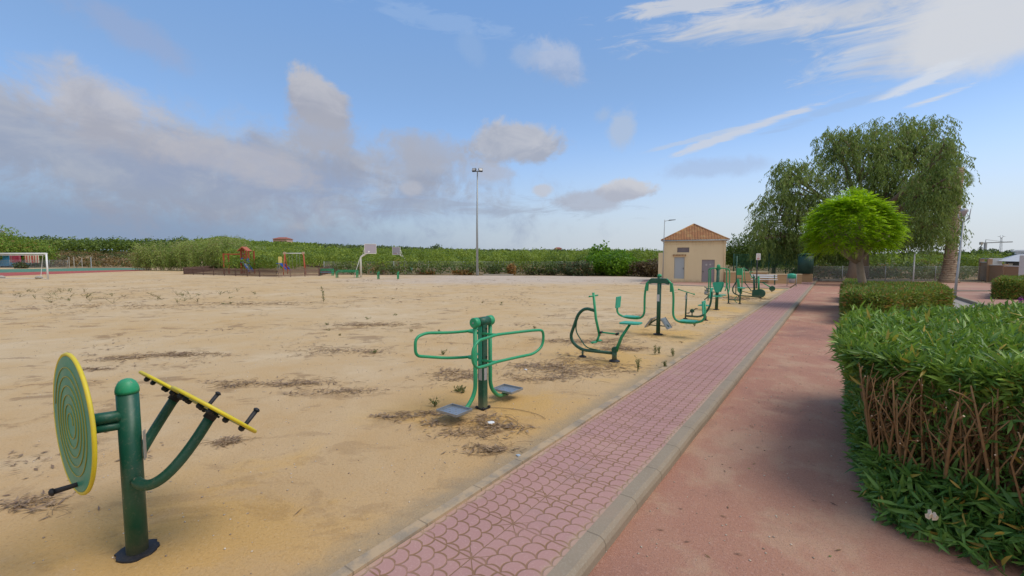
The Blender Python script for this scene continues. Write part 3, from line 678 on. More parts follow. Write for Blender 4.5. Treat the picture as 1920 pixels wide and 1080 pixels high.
# 8. rower / recumbent with the big wheel case
def cross():
    X, Y = -3.6, 27.0
    R0 = empty('flywheel_machine', (X, Y, 0), 0, 'green machine with round flywheel case, twin columns and long curved dark frame', 'exercise machine', 'exercise machines in a row beside the path')
    P = lambda x, z, y=0: (x - X, y, z)
    f = MB(); f.tube(fillet([P(-4.28, 1.0), P(-4.52, .5), P(-4.50, .26), P(-4.25, .10), P(-3.15, .08)], .16, 7), .034, 12); f.build('frame', DG, R0)
    f = MB(); f.prism([(-.03, 0), (.06, 0), (.16, -.6), (.12, -.78), (.02, -.66)], .22, P(-4.28, 1.02)); f.build('backrest', BG, R0)
    f = MB(); f.lathe([(.20, -.06), (.235, -.045), (.235, .045), (.20, .06)], P(-3.15, .27), (0, 1, 0), 28); f.prism([(-.40, -.22), (-.05, -.235), (-.05, .235), (-.40, .16)], .11, P(-3.15, .27)); f.build('flywheel_case', DG, R0)
    for dx in (-.33, -.12):
        f = MB(); f.tube([P(-3.12 + dx, .4), P(-3.15 + dx, 1.12)], .052, 14); f.lathe([(.055, 0), (.05, .04), (.02, .07)], P(-3.15 + dx, 1.12), n=14); f.build('column', DG if dx < -.2 else BG, R0)
    f = MB(); f.tube(fillet([P(-3.35, .95), P(-3.60, 1.15), P(-3.72, 1.42), P(-3.55, 1.40)], .08), .022, 8); f.tube([P(-3.6, 1.1, -.2), P(-3.6, 1.1, .2)], .018, 8); f.build('handlebar', BG, R0)
    f = MB(); f.tube([P(-4.22, .40), P(-3.35, .16)], .018, 8); f.build('stay', DG, R0)
    f = MB(); foot(f, P(-3.15, 0)[0], 0, .09); f.build('base_flange', BLK, R0); f = MB(); foot(f, P(-4.2, 0)[0], 0, .08); f.tube([P(-4.2, 0), P(-4.2, .12)], .025, 8); f.build('base_flange', BLK, R0)
cross()
def twin_bar():
    x, y, _ = G(1385, 551); R0 = empty('parallel_pole_machine', (x, y, 0), 0, 'pair of tall slim green poles rising just behind the low stool frame', 'exercise machine', 'exercise machines in a row beside the path')
    for dx, h in ((-.16, 2.3), (.16, 1.55)):
        f = MB(); f.tube([(dx, 0, 0), (dx, 0, h)], .03, 10); f.build('pole', BG if dx > 0 else DG, R0)
    f = MB(); f.box((0, 0, 1.35), (.34, .05, .42), None, .02); f.build('pad', BG, R0)
    f = MB(); f.tube([(-.16, 0, .95), (.16, 0, .95)], .02, 8); f.build('crossbar', DG, R0)
twin_bar()
def stepper():
    x, y, _ = G(1437, 547); R0 = empty('sit_up_machine', (x, y, 0), 0, 'dark green machine with a long level seat bar, farthest of the row by the bench', 'exercise machine', 'exercise machines in a row beside the path')
    f = MB(); f.tube(fillet([(-1.35, 0, 1.55), (-1.30, 0, 1.1), (-1.25, 0, .62)], .1), .022, 8); f.tube([(-1.42, 0, 1.55), (-1.1, 0, 1.35)], .02, 8); f.build('handlebar', BG, R0)
    f = MB(); f.box((-.75, 0, .60), (1.5, .10, .05), None, .01); f.build('seat_bar', DG, R0)
    f = MB(); f.tube([(-.25, 0, .60), (.30, 0, .25)], .035, 10); f.build('arm', BG, R0)
    f = MB(); f.lathe([(.14, -.06), (.17, -.05), (.17, .05), (.14, .06)], (.32, 0, .22), (0, 1, 0), 20); f.build('flywheel_case', DG, R0)
    f = MB(); f.tube([(-1.3, 0, .60), (-.85, 0, 0)], .03, 8); f.tube([(.3, 0, 0), (.3, 0, .2)], .03, 8); f.build('leg', DG, R0)
stepper()
# ------------------------------------------------------------------ pump house
def m_plaster(t, bs, out):
    p = GEO(t); z = t.xyz(p)[2]; n = t.noise(t.vm('MULTIPLY', p, (1, 1, .35)), 1.2, 6, .65); f = t.noise(p, 22, 4, .6)
    c = t.mix(n, (.62, .51, .32, 1), (.74, .62, .42, 1)); c = t.mix(t.mr(t.noise(p, .8, 5, .7), .55, .78, 0, .4), c, (.55, .36, .20, 1))
    c = t.mix(t.mr(t.m('ADD', z, t.m('MULTIPLY', n, -.8)), -.1, -.45, 0, .5), c, (.34, .24, .15, 1)); c = t.mix(t.m('MULTIPLY', t.mr(z, 3.0, 3.9), t.mr(t.noise(t.vm('MULTIPLY', p, (5, 5, .3)), 1.5, 4, .7), .45, .7, 0, .4)), c, (.30, .22, .15, 1))
    t.put(bs.inputs['Base Color'], c); bs.inputs['Roughness'].default_value = .9; bump(t, bs, f, .25, .01)
PLAST = mat('ochre_plaster', m_plaster)
def m_brickwall(t, bs, out):
    p = GEO(t); n = t.noise(p, 1.1, 5, .65); c = t.mix(n, (.36, .235, .13, 1), (.46, .32, .18, 1))
    z = t.xyz(p)[2]; j = t.mr(t.m('ABSOLUTE', t.m('SUBTRACT', t.m('FRACT', t.m('MULTIPLY', z, 4.5)), .5)), .08, .03)
    c = t.mix(t.m('MULTIPLY', j, .3), c, (.25, .16, .10, 1)); t.put(bs.inputs['Base Color'], c); bs.inputs['Roughness'].default_value = .9
LOWW = mat('ochre_block_wall', m_brickwall)
TERRA = mat('terracotta_tiles', lambda t, bs, out: (lambda p, n, n2: (t.put(bs.inputs['Base Color'], t.mix(t.mr(n2, .45, .7, 0, .8), t.mix(n, (.24, .105, .05, 1), (.40, .20, .09, 1)), (.44, .29, .13, 1))), bump(t, bs, n, .3, .01)))(GEO(t), t.noise(GEO(t), 3.5, 4, .6), t.noise(GEO(t), 1.6, 5, .7)))
DOORG = paint('grey_door', (.36, .41, .45, 1), .55, .08, dirt=.2); DOORB = paint('mauve_door', (.25, .23, .26, 1), .6, .15, dirt=.3)
A = V3((-12.81, 41.39, 0)); B = V3((-7.79, 42.76, 0)); WD = (B - A).length; ax_ = (B - A).normalized(); ang = math.atan2(ax_.y, ax_.x)
def pump_house():
    R0 = empty('pump_house', A, ang, 'small square ochre plaster building with a hipped terracotta tile roof', 'building')
    H_ = 3.72; D_ = 5.0
    b = MB(); 
    # front wall with real openings, built round them
    ops = [(.95, 1.82, .32, 2.28), (1.18, 2.20, 2.72, 3.16), (3.28, 4.34, .06, 2.05)]
    xs = sorted({0, WD} | {o[0] for o in ops} | {o[1] for o in ops}); zs = sorted({0, H_} | {o[2] for o in ops} | {o[3] for o in ops})
    for i in range(len(xs) - 1):
        for j in range(len(zs) - 1):
            cx, cz = (xs[i] + xs[i + 1]) / 2, (zs[j] + zs[j + 1]) / 2
            if any(o[0] < cx < o[1] and o[2] < cz < o[3] for o in ops): continue
            b.quad((xs[i], 0, zs[j]), (xs[i + 1], 0, zs[j]), (xs[i + 1], 0, zs[j + 1]), (xs[i], 0, zs[j + 1]))
    for o in ops:
        x0, x1, z0, z1 = o; d = .14
        b.quad((x0, 0, z0), (x0, d, z0), (x0, d, z1), (x0, 0, z1)); b.quad((x1, 0, z0), (x1, 0, z1), (x1, d, z1), (x1, d, z0))
        b.quad((x0, 0, z1), (x0, d, z1), (x1, d, z1), (x1, 0, z1)); b.quad((x0, 0, z0), (x1, 0, z0), (x1, d, z0), (x0, d, z0))
    b.quad((WD, 0, 0), (WD, D_, 0), (WD, D_, H_), (WD, 0, H_)); b.quad((0, 0, 0), (0, 0, H_), (0, D_, H_), (0, D_, 0)); b.quad((0, D_, 0), (0, D_, H_), (WD, D_, H_), (WD, D_, 0))
    b.build('wall', PLAST, R0)
    c = MB(); c.box((WD / 2, D_ / 2, H_ + .045), (WD + .20, D_ + .20, .09)); c.box((WD / 2, -.02, H_ - .19), (WD + .10, .05, .10)); c.build('cornice', PLAST, R0)
    # hip roof of ribbed tiles
    e = .20; z0 = H_ + .10; pk = 1.55; cx, cy = WD / 2, D_ / 2; r = MB()
    cs = [V3((-e, -e, z0)), V3((WD + e, -e, z0)), V3((WD + e, D_ + e, z0)), V3((-e, D_ + e, z0))]; top = V3((cx, cy, z0 + pk))
    for k in range(4):
        p, q = cs[k], cs[(k + 1) % 4]; L = (q - p).length; n_ = int(L / .115) * 2
        mid = (p + q) / 2; up_ = (top - mid); nrm = (q - p).cross(up_).normalized()
        if nrm.z < 0: nrm = -nrm
        rows = 13; base = len(r.v)
        for j in range(rows + 1):
            for s2 in (0, 1):
                v = (j + s2 * .999) / (rows + 1) if j < rows + 1 else 1
                for i in range(n_ + 1):
                    u = i / n_ * 2 - 1; wv = (1 - v); w_ = u * wv
                    # clip ribs on the hip lines: keep world spacing of ribs
                    pos = mid + (q - p) / 2 * max(-wv, min(wv, u)) + up_ * v
                    xx = max(-wv, min(wv, u)) * L / 2
                    r.v.append(tuple(pos + nrm * (.045 * abs(math.sin(math.pi * xx / .23)) + .03 * (1 - s2))))
        R2 = 2 * (rows + 1)
        for j in range(R2 - 1):
            for i in range(n_): a0 = base + j * (n_ + 1) + i; r.f.append((a0, a0 + 1, a0 + n_ + 2, a0 + n_ + 1)); r.sm.append(False)
    rf = r.build('roof', TERRA, R0)
    h = MB()
    for k in range(4): h.tube([cs[k] + V3((0, 0, .02)), top + V3((0, 0, .05))], .085, 8)
    h.build('hip_tiles', TERRA, rf)
    sf = MB(); sf.box((cx, cy, z0 - .015), (WD + 2 * e - .02, D_ + 2 * e - .02, .03)); sf.build('soffit', PLAST, rf)
    d = MB(); d.box((1.385, .10, 1.30), (.86, .05, 1.95)); dd = d.build('door', DOORG, R0); hd = MB(); hd.box((1.73, .06, 1.25), (.04, .05, .14)); hd.build('handle', DARK, dd)
    d = MB(); d.box((3.81, .10, 1.055), (1.05, .05, 1.98)); d.box((3.81, .07, 1.055), (.02, .02, 1.98)); dd = d.build('door', DOORB, R0); tag(dd, 'mauve grey double door with pale spots'); hd = MB(); hd.box((3.40, .06, 1.0), (.05, .05, .12)); hd.build('handle', DARK, dd)
    sp = MB()
    for x_, z_ in ((3.66, 1.6), (3.98, 1.62)): sp.lathe([(.08, 0), (.08, .004)], (x_, .072, z_), (0, -1, 0), 12)
    sp.build('door_mark', PLATE, dd)
    w = MB()
    for i in range(6): w.box((1.69, .08, 2.755 + i * .072), (1.01, .03, .05), Matrix.Rotation(R_(30), 3, 'X'))
    w.box((1.69, .13, 2.94), (1.015, .01, .435)); w.build('louvred_window', DOORB, R0)
    f = MB(); f.box((1.96, -.03, 1.25), (.14, .06, 2.5)); f.box((1.38, -.05, 2.42), (1.2, .14, .06)); f.box((1.40, -.02, .14), (1.3, .04, .28)); f.build('door_surround', PLAST, R0)
    f = MB()
    for i in range(9): f.tube([(.86 + i * .13, -.02, 2.50), (.86 + i * .13, -.16, 2.45)], .05, 6)
    f.build('tile_hood', TERRA, R0)
    g_ = MB(); g_.tube([(-.2, -.24, H_ + .06), (WD + .2, -.24, H_ + .06)], .05, 8); g_.build('gutter', GALV, R0)
    g_ = MB(); g_.tube(fillet([(WD - .12, -.22, H_ + .03), (WD - .12, -.06, H_ - .25), (WD - .12, -.06, .05)], .08), .035, 8); g_.build('downpipe', PLAST, R0)
    # low side annex on the left
    x_ = MB(); x_.box((-.22, .9, 1.35), (.44, 1.8, 2.7)); x_.build('annex', PLAST, R0)
    ll = empty('wall_lamp_post', (A + ax_ * .08 + V3((.0, -.35, 0))), ang, 'thin grey lamp pole with a flat arm, standing against the ochre building corner', 'street lamp')
    q = MB(); q.tube([(0, 0, 0), (.02, 0, 3.0), (.06, 0, 5.7)], [.045, .04, .03], 10); q.tube([(.06, 0, 5.55), (.35, -.05, 5.62)], .02, 8); q.build('pole', GALV, ll)
    q = MB(); q.prism([(0, 0), (.62, .06), (.66, .10), (.1, .09)], .16, (.35, -.05, 5.58)); q.build('lamp_head', DARK, ll)
pump_house()
# low walls, green screens and round kiosk beyond the machines
def wall_seg(px0, px1, py0, py1, h, name, label, cap=True):
    a, b = V3(G(px0, py0)), V3(G(px1, py1)); d = b - a; an = math.atan2(d.y, d.x); m = MB(); m.box((d.length / 2, .13, h / 2), (d.length, .25, h))
    R0 = empty(name, a, an, label, 'wall'); m.build('wall_body', LOWW, R0); c = MB(); c.box((d.length / 2, .13, h + .03), (d.length + .04, .32, .06)); c.build('coping', PLAST, R0); return R0, d.length
r1, l1 = wall_seg(1360, 1440, 531, 531, .95, 'low_wall', 'low ochre wall between the pump house and the tall green mesh posts')
r2, l2 = wall_seg(1441, 1503, 532, 532, .78, 'low_wall', 'low ochre wall behind the green litter bin, ending at the round green column')
def m_mesh(name, col, cell, wire, alpha_out=1.0):
    m = bpy.data.materials.new(name); m.use_nodes = True; t = NT(m.node_tree); t.n.clear(); out = t.add('ShaderNodeOutputMaterial')
    bs = t.add('ShaderNodeBsdfPrincipled'); bs.inputs['Base Color'].default_value = col; bs.inputs['Roughness'].default_value = .5
    x, y, z = t.xyz(OBJ(t)); a = t.m('ABSOLUTE', t.m('SUBTRACT', t.m('FRACT', t.m('DIVIDE', t.m('ADD', x, z), cell)), .5)); b = t.m('ABSOLUTE', t.m('SUBTRACT', t.m('FRACT', t.m('DIVIDE', t.m('SUBTRACT', x, z), cell)), .5))
    f = t.m('LESS_THAN', t.m('MINIMUM', a, b), wire / 2); tr = t.add('ShaderNodeBsdfTransparent'); ms = t.add('ShaderNodeMixShader')
    t.l.new(f, ms.inputs[0]); t.l.new(tr.outputs[0], ms.inputs[1]); t.l.new(bs.outputs[0], ms.inputs[2]); t.l.new(ms.outputs[0], out.inputs[0]); return m
WIRE = m_mesh('chain_link_wire', (.30, .32, .33, 1), .07, .14); GWIRE = m_mesh('green_wire', (.02, .14, .09, 1), .09, .16)
def mesh_fence(name, pts, h, label, post_every=3.0, wire=WIRE, pm=GALV, braces=(), zoff=0, pr=.035, grp=None):
    a0 = V3(pts[0]); R0 = empty(name, a0, 0, label, 'fence', grp)
    for i in range(len(pts) - 1):
        a, b = V3(pts[i]), V3(pts[i + 1]); d = b - a; L = d.length; an = math.atan2(d.y, d.x); n_ = max(1, round(L / post_every))
        m = MB(); m.quad((0, 0, .05), (L, 0, .05 + d.z), (L, 0, h + d.z), (0, 0, h)); o = m.build('chain_link', wire, R0); o.location = a - a0; o.rotation_euler = (0, 0, an)
        w = MB(); w.tube([a - a0 + V3((0, 0, h)), b - a0 + V3((0, 0, h))], .012, 5); w.build('top_wire', pm, R0)
        for k in range(n_ + (1 if i == len(pts) - 2 else 0)):
            p = a + d * (k / n_) - a0; q = MB(); q.tube([p, p + V3((0, 0, h + .08))], pr, 8); q.build('fence_post', pm, R0)
    return R0
mesh_fence('chain_link_fence', [G(608, 513.5, 0), G(1000, 513.5, 0), G(1110, 515, 0)], 1.75, 'grey chain link fence along the far edge of the sand before the orchard', 5.4)
mesh_fence('chain_link_fence', [WP(-60, 112, -.1), WP(60, 112, -.1), WP(128, 112, -.1)], 2.0, 'grey chain link fence behind the striped sheets at far left', 6)
mesh_fence('chain_link_fence', [WP(1500, 42.5, -.1), WP(1660, 42, -.1), WP(1850, 41, -.1)], 1.5, 'thin grey chain link fence along the orchard beside the palm trunk', 4.2)
R0 = mesh_fence('tall_mesh_fence', [WP(1375, 44.5, 0), WP(1441, 44.5, 0), WP(1505, 44.5, 0)], 2.6, 'tall green mesh screen on dark posts above the low ochre walls', 2.0, GWIRE, DG, pr=.05)
for px, d, h in ((131, 108, 2.75), (140, 108, 2.75), (155, 108, 2.5), (172, 106, 2.7)):
    R0 = empty('concrete_post', WP(px, d, -.1), 0, 'pale upright gate post %s' % {131: 'standing left of a close pair beyond the green court', 140: 'standing right of a close pair beyond the green court', 155: 'with a slanting brace beyond the green court', 172: 'standing alone right of the braced one beyond the court'}[px], 'post', 'gate posts beyond the court')
    m = MB(); m.box((0, 0, h / 2), (.18 if px != 155 else .12, .16, h), None, .01); m.build('shaft', CONC if px != 172 else GALV, R0)
    if px == 155: m = MB(); q = V3(CR) * -1.5; m.tube([q, (0, 0, h * .85)], .05, 6); m.build('brace', GALV, R0)
def round_kiosk():
    x, y, _ = G(1509, 528.5); R0 = empty('green_column', (x, y, 0), 0, 'round dark green column on a pale stone base where the path ends', 'column')
    m = MB(); m.box((0, 0, .38), (1.15, .9, .76), None, .02); m.build('stone_base', LOWW, R0); m = MB(); m.tube([(0, 0, .76), (0, 0, 2.5)], .62, 28); m.build('drum', paint('kiosk_green', (.012, .06, .045, 1), .5, .3, dirt=.2), R0)
    m = MB(); m.lathe([(.66, 0), (.68, .05), (.3, .14)], (0, 0, 2.5), n=28); m.build('lid', DG, R0)
round_kiosk()
def litter_bin(px, py, name, label, s=1.0, col=SG):
    x, y, _ = G(px, py); R0 = empty(name, (x, y, 0), 0, label, 'litter bin', 'litter bins')
    m = MB(); m.tube([(-.30 * s, 0, 0), (-.30 * s, 0, .95 * s)], .025, 8); m.tube([(.30 * s, 0, 0), (.30 * s, 0, .95 * s)], .025, 8); m.build('stand', GALV, R0)
    m = MB(); m.lathe([(.20 * s, .28 * s), (.27 * s, .86 * s)], n=18); m.build('basket', PLATE if s > .9 else col, R0)
    m = MB(); m.lathe([(.285 * s, .62 * s), (.295 * s, .90 * s), (.27 * s, .95 * s), (.08 * s, 1.0 * s)], n=18); m.build('rim', col, R0)
litter_bin(1484, 537, 'litter_bin', 'green and grey litter bin in front of the low ochre wall')
litter_bin(770, 514, 'litter_bin', 'small teal litter bin beside the far basketball post', .95)
def white_bench():
    a = G(1432, 534); R0 = empty('park_bench', a, R_(12), 'white slatted bench before the dark mesh post, behind the machines', 'bench')
    for i in range(2): m = MB(); m.box((0, .1 + .02 * i, .62 + i * .17), (1.9, .04, .12)); m.build('back_slat', WHITE, R0)
    for i in range(3): m = MB(); m.box((0, -.30 + i * .13, .44), (1.9, .11, .04)); m.build('seat_slat', WHITE, R0)
    for s_ in (-1, 1): m = MB(); m.box((.75 * s_, -.15, .22), (.06, .4, .42)); m.box((.75 * s_, .09, .6), (.06, .04, .45)); m.build('leg', DG, R0)
white_bench()
def sign_post():
    x, y, _ = G(1418, 541); R0 = empty('sign_post', (x, y, 0), R_(20), 'slim dark pole carrying a small pale rectangular notice near the low walls', 'sign')
    m = MB(); m.tube([(0, 0, 0), (0, 0, 2.55)], .04, 8); m.build('pole', DARK, R0); m = MB(); m.box((.05, -.05, 2.28), (.28, .02, .46)); pl = m.build('notice', WHITE, R0)
    m = MB(); 
    for i in range(4): m.box((.05, -.062, 2.42 - i * .07), (.18, .003, .02))
    m.box((.05, -.062, 2.13), (.16, .003, .09)); m.build('print', paint('faded_red', (.5, .2, .2, 1), .6), pl)
sign_post()
# ------------------------------------------------------------------ floodlight, lamps, poles
def floodlight():
    x, y, _ = G(895, 517); R0 = empty('floodlight_mast', (x, y, 0), YAW, 'tall slim grey mast with two square floodlights on top', 'floodlight')
    H_ = ZP(322, 56) ; m = MB(); m.tube([(0, 0, 0), (0.0, 0, H_ * .5), (.08, 0, H_)], [.16, .12, .07], 12); m.build('pole', GALV, R0)
    m = MB(); m.box((.05, 0, .5), (.24, .2, .8)); m.build('hatch', GALV, R0)
    for s_ in (-1, 1):
        m = MB(); q = Matrix.Rotation(R_(18 * s_), 3, 'Z') @ Matrix.Rotation(R_(-25), 3, 'X'); c = V3((.08 + .40 * s_, -.12, H_ + .05)); m.box(c, (.50, .25, .42), q, .03); lp = m.build('lamp_housing', DARK, R0)
        m = MB(); m.box(c + q @ V3((0, -.128, 0)), (.40, .01, .32), q); m.build('lens', PLATE, lp)
    m = MB(); m.box((.08, 0, H_ - .1), (1.0, .08, .08)); m.build('crossarm', DARK, R0)
floodlight()
def path_lamp():
    x, y, _ = G(1790, 557, .02); R0 = empty('street_lamp', (x, y, 0), YAW, 'grey street lamp with a Y shaped bracket just right of the palm trunk', 'street lamp')
    h = 4.1; m = MB(); m.tube([(0, 0, 0), (.06, 0, 1.2), (.22, 0, h)], [.07, .055, .04], 12); m.build('pole', GALV, R0)
    m = MB(); m.tube(fillet([(.22, 0, h), (-.10, 0, h + .25), (-.10, 0, h + .45)], .1), .02, 8); m.tube(fillet([(.22, 0, h), (.50, 0, h + .2), (.58, 0, h + .75)], .1), .022, 8); m.tube([(-.1, 0, h + .3), (.55, 0, h + .3)], .012, 6); m.build('bracket', GALV, R0)
    m = MB(); m.lathe([(.05, 0), (.15, .25), (.17, .32), (.03, .42)], (.22, 0, h + .35), n=14); m.build('lamp_globe', PLATE, R0)
path_lamp()
m = MB(); x, y, _ = WP(1713, 40, 0); R0 = empty('signal_pole', (x, y, 0), 0, 'plain pale thin pole standing alone left of the palm trunk', 'pole'); m.tube([(0, 0, 0), (0, 0, 2.55)], .05, 10); m.build('shaft', WHITE, R0); m = MB(); m.lathe([(.06, 0), (.06, .04), (.02, .07)], (0, 0, 2.55), n=10); m.build('cap', GALV, R0)
# ------------------------------------------------------------------ goal
def goal():
    a = V3(G(90, 524)); R0 = empty('football_goal', a, 0, 'white football goal frame at the left edge of the sand field', 'goal')
    left = V3(-CR) * 7.3 + V3(FH) * .6; back = V3(FH) * 2.0 - V3(CR) * 2.9; h = ZP(475.5, 45.8)
    for p in (V3((0, 0, 0)), left): m = MB(); m.tube([p, p + V3((0, 0, h))], .075, 12); m.build('upright', WHITE, R0)
    m = MB(); m.tube([V3((0, 0, h)) - left.normalized() * .07, left + V3((0, 0, h))], .075, 12); m.build('crossbar', WHITE, R0)
    for p in (V3((0, 0, 0)), left):
        m = MB(); m.tube([p + V3((0, 0, h - .05)), p + back * .45 + V3((0, 0, h - .15)), p + back + V3((0, 0, .03)), p + V3((0, 0, .03))], .028, 8); m.build('side_stay', WHITE, R0)
    m = MB(); m.tube([back * .45 + V3((0, 0, h - .15)), left + back * .45 + V3((0, 0, h - .15))], .025, 8); m.tube([back + V3((0, 0, .03)), left + back + V3((0, 0, .03))], .028, 8); m.build('rear_bar', WHITE, R0)
goal()
for px, py in ((73, 522.5), (3, 521.5)):
    x, y, _ = G(px, py); me = bpy.data.meshes.new('stone'); bm = bmesh.new(); bmesh.ops.create_icosphere(bm, subdivisions=3, radius=.28)
    rg = random.Random(px)
    for v in bm.verts: v.co = v.co * (1 + .18 * math.sin(v.co.x * 13 + px) * math.cos(v.co.y * 11)); v.co.z *= .6; v.co.x *= 1.3
    bm.to_mesh(me); bm.free(); me.materials.append(CONC); o = bpy.data.objects.new('stone', me); COL.objects.link(o); o.location = (x, y, .12); tag(o, 'pale rock on the ground %s' % ('just behind the right goal upright' if px > 50 else 'at the left edge of the picture under the goal'), 'rock')
# stall, tarps
def stall():
    d = 119; x, y, z = WP(24, d, -.1); R0 = empty('blue_hut', (x, y, 0), YAW, 'bright blue hut with dark open side, seen through the goal', 'hut')
    BLU = paint('hut_blue', (.03, .26, .52, 1), .6, .1); m = MB(); m.box((-.5, 0, 1.7), (3.0, 2.5, 2.8)); m.build('cabin', BLU, R0)
    m = MB(); m.box((2.4, 0, .7), (2.8, 2.0, 1.4)); m.build('counter', paint('hut_pale_blue', (.10, .36, .58, 1), .6), R0)
    m = MB(); m.box((-3.4, .2, 1.3), (2.8, 2.4, 2.6)); m.build('side_bay', paint('hut_bay_shade', (.03, .05, .12, 1), .7), R0)  # solid block, its dark colour stands in for shade inside the open bay
    m = MB(); m.box((-.9, 0, 3.16), (5.6, 2.8, .1)); m.build('roof', paint('hut_roof', (.12, .28, .42, 1), .7), R0)
stall()
def m_stripes(t, bs, out):
    x = t.xyz(OBJ(t))[0]; f = t.m('GREATER_THAN', t.m('FRACT', t.m('MULTIPLY', x, 1.45)), .5)
    t.put(bs.inputs['Base Color'], t.mix(f, (.50, .10, .07, 1), (.62, .55, .42, 1))); bs.inputs['Roughness'].default_value = .8
STR = mat('striped_cloth', m_stripes)
def m_stripes2(t, bs, out):
    x = t.xyz(OBJ(t))[0]; f = t.m('GREATER_THAN', t.m('FRACT', t.m('MULTIPLY', x, 2.4)), .6)
    t.put(bs.inputs['Base Color'], t.mix(f, (.36, .04, .08, 1), (.36, .25, .25, 1))); bs.inputs['Roughness'].default_value = .8
STR2 = mat('dark_striped_cloth', m_stripes2)
for (p0, p1, m_, lb, ht) in ((48, 74, STR, 'red and cream striped sheet hanging behind the goal, nearest its upright', 2.0), (20, 40, STR2, 'darker red striped sheet hanging beside the blue hut', 1.9)):
    x, y, _ = WP((p0 + p1) / 2, 117, 0); w = (p1 - p0) / FPX * 117; b = MB(); n_ = 24; b0 = ZP(478.5, 117)
    for i in range(n_ + 1):
        u = -w / 2 + w * i / n_; yy = .09 * math.sin(i * 1.9); b.v += [(u, yy, b0 - .12 * math.sin(math.pi * i / n_)), (u + .05, yy * 1.6, b0 - ht + .1 * math.sin(i * .8)), (u, yy + .03, b0 - .12 * math.sin(math.pi * i / n_)), (u + .05, yy * 1.6 + .03, b0 - ht + .1 * math.sin(i * .8))]
    for i in range(n_):
        for q in (0, 2): b.f.append((i * 4 + q, i * 4 + 4 + q, i * 4 + 5 + q, i * 4 + 1 + q)); b.sm.append(True)
    o = b.build('striped_sheet', m_); o.location = (x, y, 0); o.rotation_euler = (0, 0, YAW); tag(o, lb, 'cloth sheet')
# ------------------------------------------------------------------ playground
def picket_run(pts, name, label, h=.95, wm=BROWNW, grp=None):
    a0 = V3(pts[0]); R0 = empty(name, a0, 0, label, 'fence', grp)
    for i in range(len(pts) - 1):
        a, b = V3(pts[i]), V3(pts[i + 1]); L = (b - a).length; n_ = max(1, round(L / 2.4)); an = math.atan2(b.y - a.y, b.x - a.x)
        for k in range(n_):
            s = a + (b - a) * (k / n_) - a0; l = L / n_; m = MB(); m.box((0, 0, h / 2 + .05), (.09, .09, h + .1)); o = m.build('fence_post', wm, R0); o.location = s; o.rotation_euler = (0, 0, an)
            m = MB(); c = int(l / .15)
            for j in range(1, c):
                xx = l * j / c; m.prism([(-.034, .04), (.034, .04), (.034, h - .05), (0, h), (-.034, h - .05)], .022, (xx, -.03, 0))
            for z in (.20, .70): m.box((l / 2, 0, z), (l, .035, .09))
            o = m.build('picket_panel', wm, R0); o.location = s; o.rotation_euler = (0, 0, an)
picket_run([G(345, 514.5), G(487, 519), G(522, 520)], 'picket_fence', 'dark brown picket fence in front of the red climbing tower', .92)
picket_run([G(523, 520), G(545, 519.3), G(598, 517.5)], 'picket_fence', 'paler brown picket fence in front of the swing and small slide', .95, paint('pale_weathered_wood', (.20, .13, .10, 1), .8, .25, dirt=.3))
picket_run([G(598, 517.5), G(640, 508), G(545, 505), G(430, 504.5), G(345, 514.5)], 'picket_fence', 'dark brown picket fence around the back of the playground', .95)
def tower():
    D0 = 64; x, y, _ = WP(458, D0, 0); R0 = empty('climbing_tower', (x, y, 0), YAW, 'red orange wooden climbing tower with twin gables and a blue slide', 'play tower')
    s = D0 / FPX; X = lambda px: (px - 458) * s; Z = lambda py: ZP(py, D0)
    fr = MB(); zt = Z(470)
    for px in (453, 467.5):
        for yy in (0, 1.3): m = MB(); m.box((X(px), yy, zt / 2), (.16, .16, zt)); m.build('post', REDW, R0)
    for px in (442, 446):
        m = MB(); m.box((X(px) , 1.6, Z(466) / 2), (.14, .14, Z(466))); m.build('post', REDW, R0)
    for yy, c0, c1, a0, a1 in ((-.02, 451.5, 469, 470.5, 463.5), (1.7, 438, 453, 470, 463.5)):
        pk = (c0 + c1) / 2; m = MB()
        for (u, v) in ((c0, pk), (c1, pk)):
            p, q = V3((X(u), yy, Z(a0))), V3((X(v), yy, Z(a1))); dv = q - p; m.box((p + q) / 2, (dv.length + .12, 1.2, .10), dv.to_track_quat('X', 'Z').to_matrix())
        m.build('gable_roof', paint('gable_red', (.42, .12, .06, 1), .6, .1), R0)
    m = MB(); m.box((X(460), .65, Z(491)), (1.15, 1.3, .1)); m.build('platform', REDW, R0)
    m = MB(); m.box((X(461), .0, Z(485)), (.55, .05, .62)); m.build('guard_panel', REDW, R0)
    m = MB(); m.prism([(-.62, -.35), (-.25, -.42), (-.25, .35), (-.52, .3), (-.66, 0)], .06, (X(461), -.1, Z(488))); m.prism([(.62, -.35), (.25, -.42), (.25, .35), (.52, .3), (.66, 0)], .06, (X(461), -.1, Z(488))); m.build('slide_side', BLUEP, R0)
    m = MB(); a, b = V3((X(462), -.2, Z(494))), V3((X(481), -1.4, .35)); dv = b - a; q = dv.to_track_quat('X', 'Z').to_matrix()
    m.box((a + b) / 2, (dv.length, .55, .05), q); m.build('slide_chute', GALV, R0)
    for s_ in (-1, 1): m = MB(); m.box((a + b) / 2 + q @ V3((0, .28 * s_, .12)), (dv.length + .2, .06, .24), q); m.build('slide_side', BLUEP, R0)
    m = MB(); m.box((X(418), .3, Z(475) / 2), (.16, .16, Z(475))); m.build('post', REDW, R0); m = MB(); m.box((X(418), 1.4, Z(475) / 2), (.16, .16, Z(475))); m.build('post', REDW, R0)
    for yy in (.3, 1.4): m = MB(); m.box((X(435), yy, Z(476.5)), (X(453) - X(417), .12, .16)); m.build('monkey_bar_rail', REDW, R0)
    for i in range(7): m = MB(); m.tube([(X(421) + i * .38, .3, Z(476)), (X(421) + i * .38, 1.4, Z(476))], .025, 6); m.build('rung', GALV, R0)
tower()
